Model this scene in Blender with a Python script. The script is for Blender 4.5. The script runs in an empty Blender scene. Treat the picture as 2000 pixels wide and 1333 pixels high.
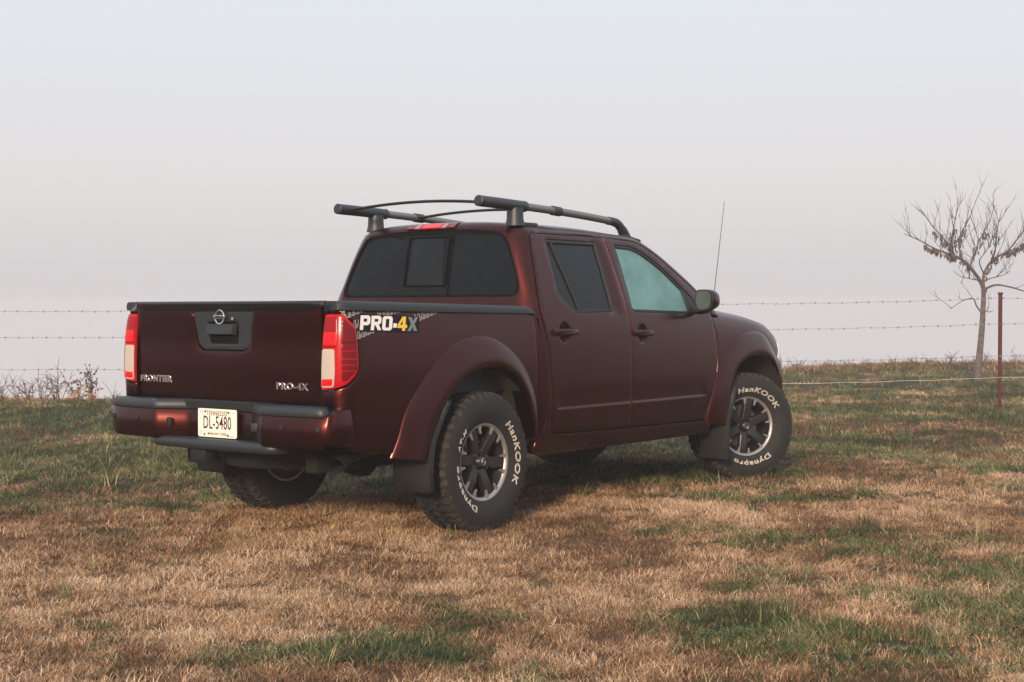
import bpy, bmesh, math, random
import numpy as np
from mathutils import Vector, Matrix
from mathutils.geometry import delaunay_2d_cdt
R = math.radians
sc = bpy.context.scene
col = sc.collection
rng = np.random.default_rng(7)
random.seed(7)

# ------------------------------------------------------------------ camera
CAM = np.array([-6.3263, -5.8552, 1.2331])
YAW, PITCH, LENS = R(37.047), R(-1.173), 50.4
cam = bpy.data.objects.new('camera', bpy.data.cameras.new('camera'))
col.objects.link(cam)
cam.data.lens = LENS; cam.data.sensor_width = 36; cam.data.clip_end = 2000; cam.data.clip_start = .05
cam.location = CAM
cam.rotation_euler = (R(90) + PITCH, 0, YAW - R(90))
sc.camera = cam

# ------------------------------------------------------------------ sky, sun, exposure
SUN_AZ, SUN_EL = R(37.047 + 180 - 14), R(17)       # sun low, behind and to the left of the viewer
w = bpy.data.worlds.new('World'); sc.world = w; w.use_nodes = True
nt = w.node_tree; nt.nodes.clear()
out = nt.nodes.new('ShaderNodeOutputWorld'); bg = nt.nodes.new('ShaderNodeBackground')
sky = nt.nodes.new('ShaderNodeTexSky'); sky.sky_type = 'NISHITA'; sky.sun_disc = False
sky.sun_elevation = SUN_EL; sky.sun_rotation = R(90) - SUN_AZ
sky.air_density = 1.5; sky.dust_density = 6; sky.ozone_density = 1
tc = nt.nodes.new('ShaderNodeTexCoord'); sep = nt.nodes.new('ShaderNodeSeparateXYZ')
nt.links.new(tc.outputs['Generated'], sep.inputs[0])
rmp = nt.nodes.new('ShaderNodeValToRGB')           # fog seen against the sky: even, a little bluer and brighter overhead
el = rmp.color_ramp.elements
el[0].position = 0.0; el[0].color = (5.7, 5.5, 5.7, 1)
el[1].position = 1.0; el[1].color = (7.9, 9.0, 10.8, 1)
e = el.new(.08); e.color = (6.95, 6.68, 6.72, 1)
e = el.new(.24); e.color = (7.05, 7.5, 8.2, 1)
nt.links.new(sep.outputs['Z'], rmp.inputs[0])
mx = nt.nodes.new('ShaderNodeMix'); mx.data_type = 'RGBA'; mx.inputs[0].default_value = .94
nt.links.new(sky.outputs[0], mx.inputs[6]); nt.links.new(rmp.outputs[0], mx.inputs[7])
nt.links.new(mx.outputs[2], bg.inputs[0]); bg.inputs[1].default_value = .1
nt.links.new(bg.outputs[0], out.inputs[0])
sl = bpy.data.lights.new('sun', 'SUN'); sl.energy = 4.3; sl.angle = R(9); sl.color = (1, .76, .53)
so = bpy.data.objects.new('sun', sl); col.objects.link(so)
sd = Vector((math.cos(SUN_EL) * math.cos(SUN_AZ), math.cos(SUN_EL) * math.sin(SUN_AZ), math.sin(SUN_EL)))
so.rotation_euler = sd.to_track_quat('Z', 'Y').to_euler()
so.location = (-20, -20, 15)
sc.view_settings.view_transform = 'Standard'; sc.view_settings.look = 'None'
sc.view_settings.exposure = .2; sc.view_settings.gamma = 1
sc.cycles.use_denoising = True
sc.cycles.max_bounces = 8; sc.cycles.transparent_max_bounces = 12; sc.cycles.volume_bounces = 2
sc.cycles.volume_step_rate = 4

# ------------------------------------------------------------------ materials
MATS = {}
def nodes_of(m):
    return m.node_tree, m.node_tree.nodes['Principled BSDF']
def mat(name, c, rough=.5, metal=0, coat=0, coatr=.1, spec=.5, vary=0, vscale=8, bump=0, bscale=200):
    m = bpy.data.materials.new(name); m.use_nodes = True
    t, b = nodes_of(m)
    b.inputs['Base Color'].default_value = (*c, 1); b.inputs['Roughness'].default_value = rough
    b.inputs['Metallic'].default_value = metal; b.inputs['Coat Weight'].default_value = coat
    b.inputs['Coat Roughness'].default_value = coatr; b.inputs['Specular IOR Level'].default_value = spec
    if vary or bump:
        g = t.nodes.new('ShaderNodeTexCoord')
    if vary:
        n = t.nodes.new('ShaderNodeTexNoise'); n.inputs['Scale'].default_value = vscale; n.inputs['Detail'].default_value = 6
        t.links.new(g.outputs['Object'], n.inputs['Vector'])
        r = t.nodes.new('ShaderNodeValToRGB'); r.color_ramp.elements[0].position = .3; r.color_ramp.elements[1].position = .7
        r.color_ramp.elements[0].color = (*[x * (1 - vary) for x in c], 1); r.color_ramp.elements[1].color = (*[min(1, x * (1 + vary)) for x in c], 1)
        t.links.new(n.outputs[0], r.inputs[0]); t.links.new(r.outputs[0], b.inputs['Base Color'])
    if bump:
        n = t.nodes.new('ShaderNodeTexNoise'); n.inputs['Scale'].default_value = bscale
        t.links.new(g.outputs['Object'], n.inputs['Vector'])
        bp = t.nodes.new('ShaderNodeBump'); bp.inputs['Strength'].default_value = bump; bp.inputs['Distance'].default_value = .002
        t.links.new(n.outputs[0], bp.inputs['Height']); t.links.new(bp.outputs[0], b.inputs['Normal'])
    MATS[name] = m
    return m
def add_dirt(m, zlo, zhi, dirt=(.11, .075, .05), scale=28, amount=1.0, thr=.5):
    """mud spatter: noise specks that thin out with height above the ground"""
    t, b = nodes_of(m)
    src = b.inputs['Base Color'].links[0].from_socket if b.inputs['Base Color'].links else None
    g = t.nodes.new('ShaderNodeNewGeometry'); s = t.nodes.new('ShaderNodeSeparateXYZ'); t.links.new(g.outputs['Position'], s.inputs[0])
    mr = t.nodes.new('ShaderNodeMapRange'); mr.inputs[1].default_value = zlo; mr.inputs[2].default_value = zhi
    mr.inputs[3].default_value = amount; mr.inputs[4].default_value = 0
    t.links.new(s.outputs['Z'], mr.inputs[0])
    n = t.nodes.new('ShaderNodeTexNoise'); n.inputs['Scale'].default_value = scale; n.inputs['Detail'].default_value = 9; n.inputs['Roughness'].default_value = .7
    t.links.new(g.outputs['Position'], n.inputs['Vector'])
    ad = t.nodes.new('ShaderNodeMath'); ad.operation = 'MULTIPLY_ADD'; ad.inputs[1].default_value = .5; ad.use_clamp = False
    t.links.new(mr.outputs[0], ad.inputs[0]); t.links.new(n.outputs[0], ad.inputs[2])
    r = t.nodes.new('ShaderNodeMapRange'); r.inputs[1].default_value = thr + .25; r.inputs[2].default_value = thr + .4
    t.links.new(ad.outputs[0], r.inputs[0])
    mixn = t.nodes.new('ShaderNodeMix'); mixn.data_type = 'RGBA'
    t.links.new(r.outputs[0], mixn.inputs[0])
    if src: t.links.new(src, mixn.inputs[6])
    else: mixn.inputs[6].default_value = b.inputs['Base Color'].default_value
    mixn.inputs[7].default_value = (*dirt, 1)
    t.links.new(mixn.outputs[2], b.inputs['Base Color'])
    for nm, end in (('Metallic', 0.0), ('Coat Weight', 0.0), ('Roughness', .9)):
        start = b.inputs[nm].default_value
        q = t.nodes.new('ShaderNodeMapRange'); q.inputs[3].default_value = start; q.inputs[4].default_value = end
        t.links.new(r.outputs[0], q.inputs[0]); t.links.new(q.outputs[0], b.inputs[nm])

paint = mat('copper_paint', (.055, .0083, .0066), .36, 1.0, .40, .2)
add_dirt(paint, .38, .56, scale=38, amount=.42, thr=.50)
mat('black_plastic', (.012, .0145, .0175), .5, spec=.3, bump=.25, bscale=500)
mat('grey_plastic', (.0155, .021, .0265), .45, bump=.2, bscale=600)
flap = mat('flap_rubber', (.009, .0095, .0105), .6, bump=.2); add_dirt(flap, .2, .40, scale=45, amount=.4, thr=.5)
mat('gap', (.004, .0045, .005), .9, spec=.1)
mat('under', (.005, .0047, .0045), .95, vary=.4, vscale=10)
ul = mat('liner', (.014, .013, .012), .95); add_dirt(ul, .3, 1.1, scale=40, amount=.45, thr=.46, dirt=(.07, .043, .024))
mat('rail_silver', (.20, .205, .205), .42, .7)
mat('chrome', (.75, .75, .76), .16, 1)
mat('machined', (.36, .345, .33), .48, .8, vary=.1, vscale=40)
mat('wheel_dark', (.030, .031, .034), .42, .6, .3)
mat('steel_dark', (.05, .048, .045), .6, .6, vary=.3)
mat('rotor', (.28, .26, .24), .5, .9)
ty = mat('tyre', (.009, .009, .0095), .78, bump=.2, bscale=120)
tr = mat('tread', (.009, .0088, .0085), .85, vary=.35, vscale=30)
mat('tyre_shoulder', (.028, .023, .018), .9, vary=.8, vscale=34)
mat('tyre_white', (.72, .66, .58), .6)
mat('plate', (.80, .74, .66), .45)
mat('ink', (.03, .03, .04), .5)
mat('ink_grey', (.25, .25, .27), .5)
mat('decal_white', (.80, .76, .72), .45)
mat('decal_yellow', (.80, .50, .03), .45)
mat('decal_grey', (.16, .18, .19), .45)
mat('decal_navy', (.006, .007, .012), .6, spec=.15)
mat('decal_line', (.30, .28, .275), .5)
mat('interior', (.05, .052, .055), .8)
mat('lens_pane', (.24, .003, .007), .25, 0, .08, spec=.2)
mat('headliner', (.25, .25, .24), .9)
mat('yellow_paint', (.55, .33, .02), .5)
def lens(name, c, tr_, rough=.12):
    m = mat(name, c, max(rough, .2), 0, .08, .1, .2)
    t, b = nodes_of(m)
    b.inputs['Subsurface Weight'].default_value = tr_
    b.inputs['Subsurface Radius'].default_value = (.02, .004, .004)
    b.inputs['Subsurface Scale'].default_value = .5
    return m
lens('lens_red', (.40, .004, .010), .1)
lens('lens_dark_red', (.13, .0025, .005), .05)
lens('lens_bright_red', (.60, .008, .016), .15)
lens('lens_white', (.42, .37, .33), .1, .25)
lens('lens_pink', (.34, .16, .15), .1, .25)
mat('lamp_clear', (.7, .7, .72), .1, .3, 1)
def glass(name, tint, film, filmw, rough=.03):
    """sheet of window glass: tinted see-through, Fresnel reflection, thin film of dew"""
    m = bpy.data.materials.new(name); m.use_nodes = True; t = m.node_tree; t.nodes.clear()
    o = t.nodes.new('ShaderNodeOutputMaterial'); tp = t.nodes.new('ShaderNodeBsdfTransparent'); tp.inputs[0].default_value = (*tint, 1)
    gl = t.nodes.new('ShaderNodeBsdfGlossy'); gl.inputs['Roughness'].default_value = rough
    fr = t.nodes.new('ShaderNodeFresnel'); fr.inputs[0].default_value = 1.32
    df = t.nodes.new('ShaderNodeBsdfDiffuse'); df.inputs[0].default_value = (*film, 1)
    tl = t.nodes.new('ShaderNodeBsdfTranslucent'); tl.inputs[0].default_value = (*film, 1)
    a = t.nodes.new('ShaderNodeMixShader'); a.inputs[0].default_value = .6
    t.links.new(df.outputs[0], a.inputs[1]); t.links.new(tl.outputs[0], a.inputs[2])
    b_ = t.nodes.new('ShaderNodeMixShader')
    g = t.nodes.new('ShaderNodeNewGeometry'); n = t.nodes.new('ShaderNodeTexNoise'); n.inputs['Scale'].default_value = 5; n.inputs['Detail'].default_value = 4
    t.links.new(g.outputs['Position'], n.inputs['Vector'])
    mr = t.nodes.new('ShaderNodeMapRange'); mr.inputs[1].default_value = .35; mr.inputs[2].default_value = .65
    mr.inputs[3].default_value = filmw * .82; mr.inputs[4].default_value = min(1, filmw * 1.12)
    t.links.new(n.outputs[0], mr.inputs[0]); t.links.new(mr.outputs[0], b_.inputs[0])
    t.links.new(tp.outputs[0], b_.inputs[1]); t.links.new(a.outputs[0], b_.inputs[2])
    c_ = t.nodes.new('ShaderNodeMixShader'); t.links.new(fr.outputs[0], c_.inputs[0])
    t.links.new(b_.outputs[0], c_.inputs[1]); t.links.new(gl.outputs[0], c_.inputs[2])
    t.links.new(c_.outputs[0], o.inputs[0]); MATS[name] = m
    return m
glass('glass_dark', (.05, .065, .075), (.026, .038, .050), .38, .12)
glass('glass_mid', (.13, .17, .19), (.040, .062, .080), .45, .12)
glass('glass_dewy', (.50, .80, .80), (.42, .88, .87), .72, .2)
mat('mirror_glass', (.05, .075, .078), .3, .8)

# ------------------------------------------------------------------ mesh helpers
def link(o, parent=None):
    col.objects.link(o)
    if parent is not None: o.parent = parent
    return o
def tag(o, label=None, cat=None, group=None, kind=None):
    if label: o['label'] = label
    if cat: o['category'] = cat
    if group: o['group'] = group
    if kind: o['kind'] = kind
    return o
def empty(name, loc=(0, 0, 0)):
    o = bpy.data.objects.new(name, None); o.location = loc; o.empty_display_size = .2
    return link(o)
def make(name, v, f, m, parent=None, smooth=True, sharp=40, mats=None, mi=None):
    me = bpy.data.meshes.new(name)
    me.from_pydata([tuple(map(float, p)) for p in v], [], [tuple(int(i) for i in q) for q in f])
    for k in (mats or [m]): me.materials.append(MATS[k] if isinstance(k, str) else k)
    if mi is not None: me.polygons.foreach_set('material_index', np.asarray(mi, dtype=np.int32))
    me.update()
    if smooth:
        me.shade_smooth()
        if sharp: me.set_sharp_from_angle(angle=R(sharp))
    return link(bpy.data.objects.new(name, me), parent)
class MB:
    """collects shapes for one mesh object"""
    def __init__(s): s.v = []; s.f = []; s.m = []
    def add(s, v, f, k=0):
        n = len(s.v); s.v += [tuple(p) for p in v]; s.f += [tuple(i + n for i in q) for q in f]; s.m += [k] * len(f); return s
    def box(s, c, d, rot=None, bev=0.0, k=0):
        bm = bmesh.new(); bmesh.ops.create_cube(bm, size=1)
        bmesh.ops.scale(bm, vec=d, verts=bm.verts)
        if bev: bmesh.ops.bevel(bm, geom=bm.edges[:], offset=bev, segments=2, affect='EDGES', profile=.6)
        M = Matrix.Translation(c) @ (rot.to_4x4() if rot else Matrix())
        bm.verts.ensure_lookup_table(); bm.verts.index_update()
        s.add([M @ q.co for q in bm.verts], [[q.index for q in fc.verts] for fc in bm.faces], k); bm.free(); return s
    def tube(s, pts, rad, n=10, cap=True, k=0, flat=None):
        pts = [Vector(p) for p in pts]; rad = rad if hasattr(rad, '__len__') else [rad] * len(pts)
        V = []; F = []; up = None
        for i, p in enumerate(pts):
            d = (pts[min(i + 1, len(pts) - 1)] - pts[max(i - 1, 0)]).normalized()
            if up is None: up = d.orthogonal().normalized() if abs(d.z) > .9 else (Vector((0, 0, 1)) - d * d.z).normalized()
            else: up = (up - d * up.dot(d)).normalized()
            sd_ = d.cross(up)
            for j in range(n):
                a = 2 * math.pi * j / n
                V.append(p + (up * math.cos(a) * (flat or 1) + sd_ * math.sin(a)) * rad[i])
        for i in range(len(pts) - 1):
            for j in range(n):
                F.append((i * n + j, i * n + (j + 1) % n, (i + 1) * n + (j + 1) % n, (i + 1) * n + j))
        if cap:
            F.append(tuple(range(n - 1, -1, -1))); F.append(tuple((len(pts) - 1) * n + j for j in range(n)))
        return s.add(V, [tuple(reversed(q)) for q in F], k)
    def lathe(s, prof, n=48, k=0, close=False):
        """prof: (radius, outward); axis is -Y, centred on the origin"""
        V = []; F = []; m_ = len(prof)
        for i in range(n):
            a = 2 * math.pi * i / n
            for r_, o_ in prof: V.append((r_ * math.cos(a), -o_, r_ * math.sin(a)))
        for i in range(n):
            for j in range(m_ if close else m_ - 1):
                j2 = (j + 1) % m_
                F.append((i * m_ + j, ((i + 1) % n) * m_ + j, ((i + 1) % n) * m_ + j2, i * m_ + j2))
        return s.add(V, F, k)
    def prism(s, poly, fn, h0, h1, k=0):
        """poly 2D outline; fn(a,b,h)->3D; closed solid between heights h0 and h1"""
        n = len(poly); V = [fn(a, b, h0) for a, b in poly] + [fn(a, b, h1) for a, b in poly]
        F = [tuple(range(n - 1, -1, -1)), tuple(range(n, 2 * n))] + [(i, (i + 1) % n, n + (i + 1) % n, n + i) for i in range(n)]
        return s.add(V, F, k)
    def build(s, name, m, parent=None, smooth=True, sharp=35, mats=None):
        return make(name, s.v, s.f, m, parent, smooth, sharp, mats, s.m if mats else None)
def fix_normals(o):
    bm = bmesh.new(); bm.from_mesh(o.data); bmesh.ops.recalc_face_normals(bm, faces=bm.faces); bm.to_mesh(o.data); bm.free(); return o

def spline(pts, n=12, closed=False):
    p = np.array(pts, float); o = []
    N = len(p)
    for i in range(N if closed else N - 1):
        a, b, c, d = (p[(i - 1) % N], p[i], p[(i + 1) % N], p[(i + 2) % N]) if closed else (p[max(i - 1, 0)], p[i], p[i + 1], p[min(i + 2, N - 1)])
        for k in range(n):
            t = k / n
            o.append(.5 * ((2 * b) + (c - a) * t + (2 * a - 5 * b + 4 * c - d) * t * t + (3 * b - a - 3 * c + d) * t ** 3))
    if not closed: o.append(p[-1])
    return np.array(o)
def rounded(pts, r, n=5):
    """round the corners of a closed polygon"""
    p = np.array(pts, float); o = []; N = len(p)
    rr = r if hasattr(r, '__len__') else [r] * N
    for i in range(N):
        a, b, c = p[i - 1], p[i], p[(i + 1) % N]
        if rr[i] <= 0: o.append(b); continue
        u = (a - b); v = (c - b); lu = np.linalg.norm(u); lv = np.linalg.norm(v)
        q = min(rr[i], lu * .45, lv * .45); A = b + u / lu * q; B = b + v / lv * q
        for k in range(n + 1):
            t = k / n; o.append((1 - t) ** 2 * A + 2 * t * (1 - t) * b + t * t * B)
    return np.array(o)
def densify(p, step):
    o = []
    for i in range(len(p)):
        a = p[i]; b = p[(i + 1) % len(p)]; L = np.linalg.norm(b - a)
        if L < 1e-7: continue
        n = max(1, int(math.ceil(L / step)))
        for k in range(n): o.append(a + (b - a) * k / n)
    return np.array(o)
def inside(poly, q):
    x, y = q[:, 0], q[:, 1]; r_ = np.zeros(len(q), bool); n = len(poly)
    for i in range(n):
        x1, y1 = poly[i]; x2, y2 = poly[(i + 1) % n]
        if y1 == y2: continue
        c = ((y1 > y) != (y2 > y)) & (x < (x2 - x1) * (y - y1) / (y2 - y1) + x1); r_ ^= c
    return r_
def dist_loops(segs, q):
    if len(segs) == 0: return np.full(len(q), 1e9)
    d = np.full(len(q), 1e9)
    for a, b in segs:
        ab = b - a; t = np.clip(((q - a) @ ab) / (ab @ ab + 1e-12), 0, 1)
        d = np.minimum(d, np.hypot(*(q - a - t[:, None] * ab).T))
    return d
def area2(p): return .5 * np.sum(p[:, 0] * np.roll(p[:, 1], -1) - np.roll(p[:, 0], -1) * p[:, 1])
def patch(outline, lift, holes=(), step=.04, edge=.006, depth=.02, open_=None, extra=None, center=(1.0, 0, .9), out=0.0):
    """trimmed surface: 2D outline (with holes) lifted to 3D, with rounded edges and a return flange"""
    loops = [np.array(outline, float)] + [np.array(h, float) for h in holes]
    if area2(loops[0]) < 0: loops[0] = loops[0][::-1]
    for i in range(1, len(loops)):
        if area2(loops[i]) > 0: loops[i] = loops[i][::-1]
    loops = [densify(l, step) for l in loops]
    def isopen(p): return open_ is not None and bool(open_(p))
    segs = []
    for l in loops:
        for i in range(len(l)):
            a, b = l[i], l[(i + 1) % len(l)]
            if not (isopen(a) and isopen(b)): segs.append((a, b))
    pts = []; edges = []
    for l in loops:
        n0 = len(pts)
        for i in range(len(l)): pts.append(l[i]); edges.append((n0 + i, n0 + (i + 1) % len(l)))
    nb = len(pts)
    inn = []
    if edge > 0:
        for l in loops:
            nx_ = np.roll(l, -1, 0) - np.roll(l, 1, 0); nn = np.stack([-nx_[:, 1], nx_[:, 0]], 1); nn /= np.linalg.norm(nn, axis=1)[:, None] + 1e-9
            for k in (.4, 1.05): inn.append(l + nn * edge * k)
    lo = loops[0].min(0); hi = loops[0].max(0)
    gx = np.arange(lo[0] + step * .5, hi[0], step); gy = np.arange(lo[1] + step * .5, hi[1], step)
    g = np.stack(np.meshgrid(gx, gy), -1).reshape(-1, 2)
    if extra is not None: g = np.concatenate([g, extra])
    allseg = [(l[i], l[(i + 1) % len(l)]) for l in loops for i in range(len(l))]
    def ok(q, md):
        m_ = inside(loops[0], q)
        for h in loops[1:]: m_ &= ~inside(h, q)
        q = q[m_]
        return q[dist_loops(allseg, q) > md]
    cand = [ok(g, max(step * .45, edge * 1.4))]
    for r_ in inn: cand.append(ok(r_, edge * .3))
    cand = np.concatenate(cand)
    allp = [Vector((float(a), float(b))) for a, b in list(pts) + list(cand)]
    vo, eo, fo, ov, oe, of = delaunay_2d_cdt(allp, edges, [], 0, 1e-6)
    V2 = np.array([(q.x, q.y) for q in vo]); F = np.array([f for f in fo if len(f) == 3])
    cen = V2[F].mean(1); k = inside(loops[0], cen)
    for h in loops[1:]: k &= ~inside(h, cen)
    F = F[k]
    P = np.array(lift(V2[:, 0], V2[:, 1])).T; e_ = 1e-4
    Na = (np.array(lift(V2[:, 0] + e_, V2[:, 1])).T - np.array(lift(V2[:, 0] - e_, V2[:, 1])).T)
    Nb = (np.array(lift(V2[:, 0], V2[:, 1] + e_)).T - np.array(lift(V2[:, 0], V2[:, 1] - e_)).T)
    N = np.cross(Na, Nb); N /= np.linalg.norm(N, axis=1)[:, None] + 1e-12
    flip = np.mean(np.sum(N * (P - np.array(center)), 1)) < 0
    if flip: N = -N; F = F[:, ::-1]
    if edge > 0:
        d = dist_loops(segs, V2); q = np.clip(edge - d, 0, edge)
        off = edge - np.sqrt(np.maximum(edge * edge - q * q, 0))
    else: off = np.zeros(len(V2))
    P = P + N * (out - off)[:, None]
    V = list(P); FF = [tuple(f) for f in F]
    if depth > 0:
        cnt = {}
        for f in F:
            for a, b in ((f[0], f[1]), (f[1], f[2]), (f[2], f[0])): cnt[(a, b)] = 1
        bd = [(a, b) for (a, b) in cnt if (b, a) not in cnt]
        mp = {}
        for a, b in bd:
            if isopen(V2[a]) and isopen(V2[b]): continue
            for q in (a, b):
                if q not in mp: mp[q] = len(V); V.append(P[q] - N[q] * depth)
            FF.append((b, a, mp[a], mp[b]))
    return np.array(V), FF
def mirror_y(vf):
    v, f = vf; v = np.array(v).copy(); v[:, 1] *= -1
    return v, [tuple(reversed(q)) for q in f]
def weld(parts, tol=1e-4):
    bm = bmesh.new()
    for v, f in parts:
        vs = [bm.verts.new(p) for p in v]
        for q in f:
            if len(set(q)) == len(q):
                try: bm.faces.new([vs[i] for i in q])
                except ValueError: pass
    bmesh.ops.remove_doubles(bm, verts=bm.verts, dist=tol); bm.verts.index_update()
    v = [tuple(q.co) for q in bm.verts]; f = [tuple(q.index for q in fc.verts) for fc in bm.faces]; bm.free()
    return v, f
def interp(tab):
    xs, ys = np.array(tab, float).T
    # monotone-ish cubic through dense Catmull-Rom samples
    s_ = spline(tab, 10); o = np.argsort(s_[:, 0]); X, Y = s_[o, 0], s_[o, 1]
    def f(z):
        z = np.asarray(z, float); r_ = np.interp(z, X, Y)
        a = (Y[1] - Y[0]) / (X[1] - X[0] + 1e-9); b = (Y[-1] - Y[-2]) / (X[-1] - X[-2] + 1e-9)
        return np.where(z < X[0], Y[0] + (z - X[0]) * a, np.where(z > X[-1], Y[-1] + (z - X[-1]) * b, r_))
    return f
def text(s, size, fn, m, name, parent, extrude=.0, outline=0.0, shear=0, bold=0, sx=1, spacing=1, align='CENTER', bev=0):
    """letters as a mesh of their own; fn(a,b,h) places them on the surface"""
    cu = bpy.data.curves.new('t', 'FONT'); cu.body = s; cu.size = size; cu.align_x = align; cu.align_y = 'CENTER'
    cu.shear = shear; cu.offset = bold; cu.space_character = spacing; cu.resolution_u = 3
    if outline: cu.fill_mode = 'NONE'; cu.bevel_depth = outline; cu.bevel_resolution = 0
    else: cu.extrude = extrude; cu.bevel_depth = bev; cu.bevel_resolution = 0
    o = bpy.data.objects.new('t', cu); col.objects.link(o)
    dg = bpy.context.evaluated_depsgraph_get(); me = o.evaluated_get(dg).to_mesh()
    v = [fn(q.co.x * sx, q.co.y, q.co.z) for q in me.vertices]; f = [tuple(p.vertices) for p in me.polygons]
    o.evaluated_get(dg).to_mesh_clear(); bpy.data.objects.remove(o); bpy.data.curves.remove(cu)
    return make(name, v, f, m, parent, smooth=False)
# ================================================================== the ground
FW = np.array([math.cos(YAW), math.sin(YAW)]); RT = np.array([math.sin(YAW), -math.cos(YAW)])
def LD(x, y):
    dx = x - CAM[0]; dy = y - CAM[1]
    return dx * RT[0] + dy * RT[1], dx * FW[0] + dy * FW[1]
def XY(L, D): return CAM[0] + RT[0] * L + FW[0] * D, CAM[1] + RT[1] * L + FW[1] * D
def sstep(a, b, x): t = np.clip((x - a) / (b - a), 0, 1); return t * t * (3 - 2 * t)
def vnoise(x, y, seed=0):
    """smooth value noise, vectorised"""
    xi = np.floor(x).astype(np.int64); yi = np.floor(y).astype(np.int64); fx = x - xi; fy = y - yi
    def h(a, b):
        n = (a * 374761393 + b * 668265263 + seed * 1442695041) & 0x7fffffff
        n = ((n ^ (n >> 13)) * 1274126177) & 0x7fffffff
        return ((n ^ (n >> 16)) & 0xffff) / 65535.0
    u = fx * fx * (3 - 2 * fx); v = fy * fy * (3 - 2 * fy)
    return (h(xi, yi) * (1 - u) + h(xi + 1, yi) * u) * (1 - v) + (h(xi, yi + 1) * (1 - u) + h(xi + 1, yi + 1) * u) * v
def fbm(x, y, seed=0, oct=4):
    s_ = 0; a = .5; t = 0
    for k in range(oct): s_ = s_ + a * vnoise(x * 2 ** k + 17.3 * k, y * 2 ** k - 9.1 * k, seed + k); t += a; a *= .5
    return s_ / t
def height(x, y):
    x = np.asarray(x, float); y = np.asarray(y, float)
    L, D = LD(x, y)
    q = sstep(-3, 7, L)
    z = q * .0075 * np.maximum(0, D - 10) + (1 - q) * .0028 * np.maximum(0, D - 8)
    dc = 18.6 + 10.5 * sstep(0, 8, L)
    d = np.maximum(0, D - dc); k = .02
    z = z - np.where(d < 3.5, k * d * d, k * 3.5 ** 2 + .14 * (d - 3.5))
    near = np.exp(-((x - 1.5) ** 2 + y ** 2) / 9.0)
    z = z + (fbm(x * .45, y * .45, 3) - .5) * .10 * (1 - near) + (fbm(x * 2.3, y * 2.3, 5) - .5) * .035 * (1 - .6 * near)
    return z
GREEN_BLOBS = [  # (L, D, rL, rD, amount) patches of living grass in the dormant turf, one also painting shade
    (-.55, 5.2, .55, .30, .95), (.10, 5.05, .35, .25, .5), (1.30, 5.35, .55, .5, .75), (2.0, 5.6, .7, .9, .55), (2.7, 6.6, .8, .9, .5), (1.15, 6.2, .40, .40, .5),
    (1.65, 9.4, .75, .22, .95), (1.0, 8.0, .55, .35, .6), (1.9, 7.6, .9, .5, .55), (.1, 5.8, .4, .12, .5), (-.9, 6.0, .25, .15, .4),
    (.85, 10.9, 1.5, .8, 1.0), (1.9, 11.0, 1.4, .35, .45), (-1.9, 10.0, 1.9, 1.0, .65), (-2.1, 8.9, .6, .22, .55), (-3.6, 9.3, 1.2, .8, .55),  # first patch: green grass, also darkening the ground like shade beside the truck
    (-3.0, 12.0, 3.0, 2.2, .85), (-4.2, 16.5, 5.0, 2.4, .85), (2.2, 13.0, 2.0, 1.1, .75), (4.5, 11.4, 1.6, .6, .75), (4.2, 14.0, 1.6, .8, .55), (3.4, 9.9, 1.0, .3, .35),
    (6.0, 22, 5.5, 6, .6), (4.9, 17, 3.5, 2.4, .6), (0, 14.5, 4, 2.5, .65), (7.5, 27, 7, 4, .6)]
TAN_BLOBS = [(-.1, 7.1, .8, .6, .8), (.35, 7.6, .6, .5, .7), (-1.5, 6.6, 1.1, .8, .5), (3.6, 8.7, 1.3, .35, .7), (2.5, 8.6, .8, .3, .5), (-.9, 7.6, .6, .5, .5), (.5, 6.55, .5, .4, .6), (.2, 8.9, 1.0, .35, .6), (1.0, 5.9, .4, .3, .3)]
def greenness(x, y):
    L, D = LD(np.asarray(x, float), np.asarray(y, float))
    jl = (fbm(x * 1.3, y * 1.3, 21) - .5) * .9; jd = (fbm(x * 1.3, y * 1.3, 41) - .5) * .7
    g = np.full(L.shape, .15)
    for a, b, ra, rb, k in GREEN_BLOBS: g = np.maximum(g, k * np.exp(-(((L + jl - a) / ra) ** 2 + ((D + jd - b) / rb) ** 2) * .8))
    for a, b, ra, rb, k in TAN_BLOBS: g = g - k * .6 * np.exp(-(((L + jl - a) / ra) ** 2 + ((D + jd - b) / rb) ** 2))
    g = g + (fbm(x * 2.2, y * 2.2, 11, 5) - .5) * .75 + (fbm(x * 6, y * 6, 61, 3) - .5) * .5
    return np.clip(g, 0, 1)
ang = np.concatenate([np.arange(-34, 34, .5), np.arange(34, 326, 4.0)])
rad = np.concatenate([[.4, 1.2, 2.0, 2.6], np.arange(3.0, 12, .11), np.arange(12, 34, .25), 34 * 1.12 ** np.arange(0, 18)])
A_, R_ = np.meshgrid(R(1) * ang, rad, indexing='ij')
gx_, gy_ = XY(R_ * np.sin(A_), R_ * np.cos(A_))
gz_ = height(gx_, gy_); na, nr = A_.shape
GV = np.stack([gx_, gy_, gz_], -1).reshape(-1, 3)
ii, jj = np.meshgrid(np.arange(na), np.arange(nr - 1), indexing='ij'); i2 = (ii + 1) % na
GF = np.stack([ii * nr + jj, ii * nr + jj + 1, i2 * nr + jj + 1, i2 * nr + jj], -1).reshape(-1, 4)
GV = np.concatenate([GV, [[CAM[0], CAM[1], float(height(CAM[0], CAM[1]))]]]); c0 = len(GV) - 1
GF = [tuple(q) for q in GF] + [(c0, i * nr, ((i + 1) % na) * nr) for i in range(na)]
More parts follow.
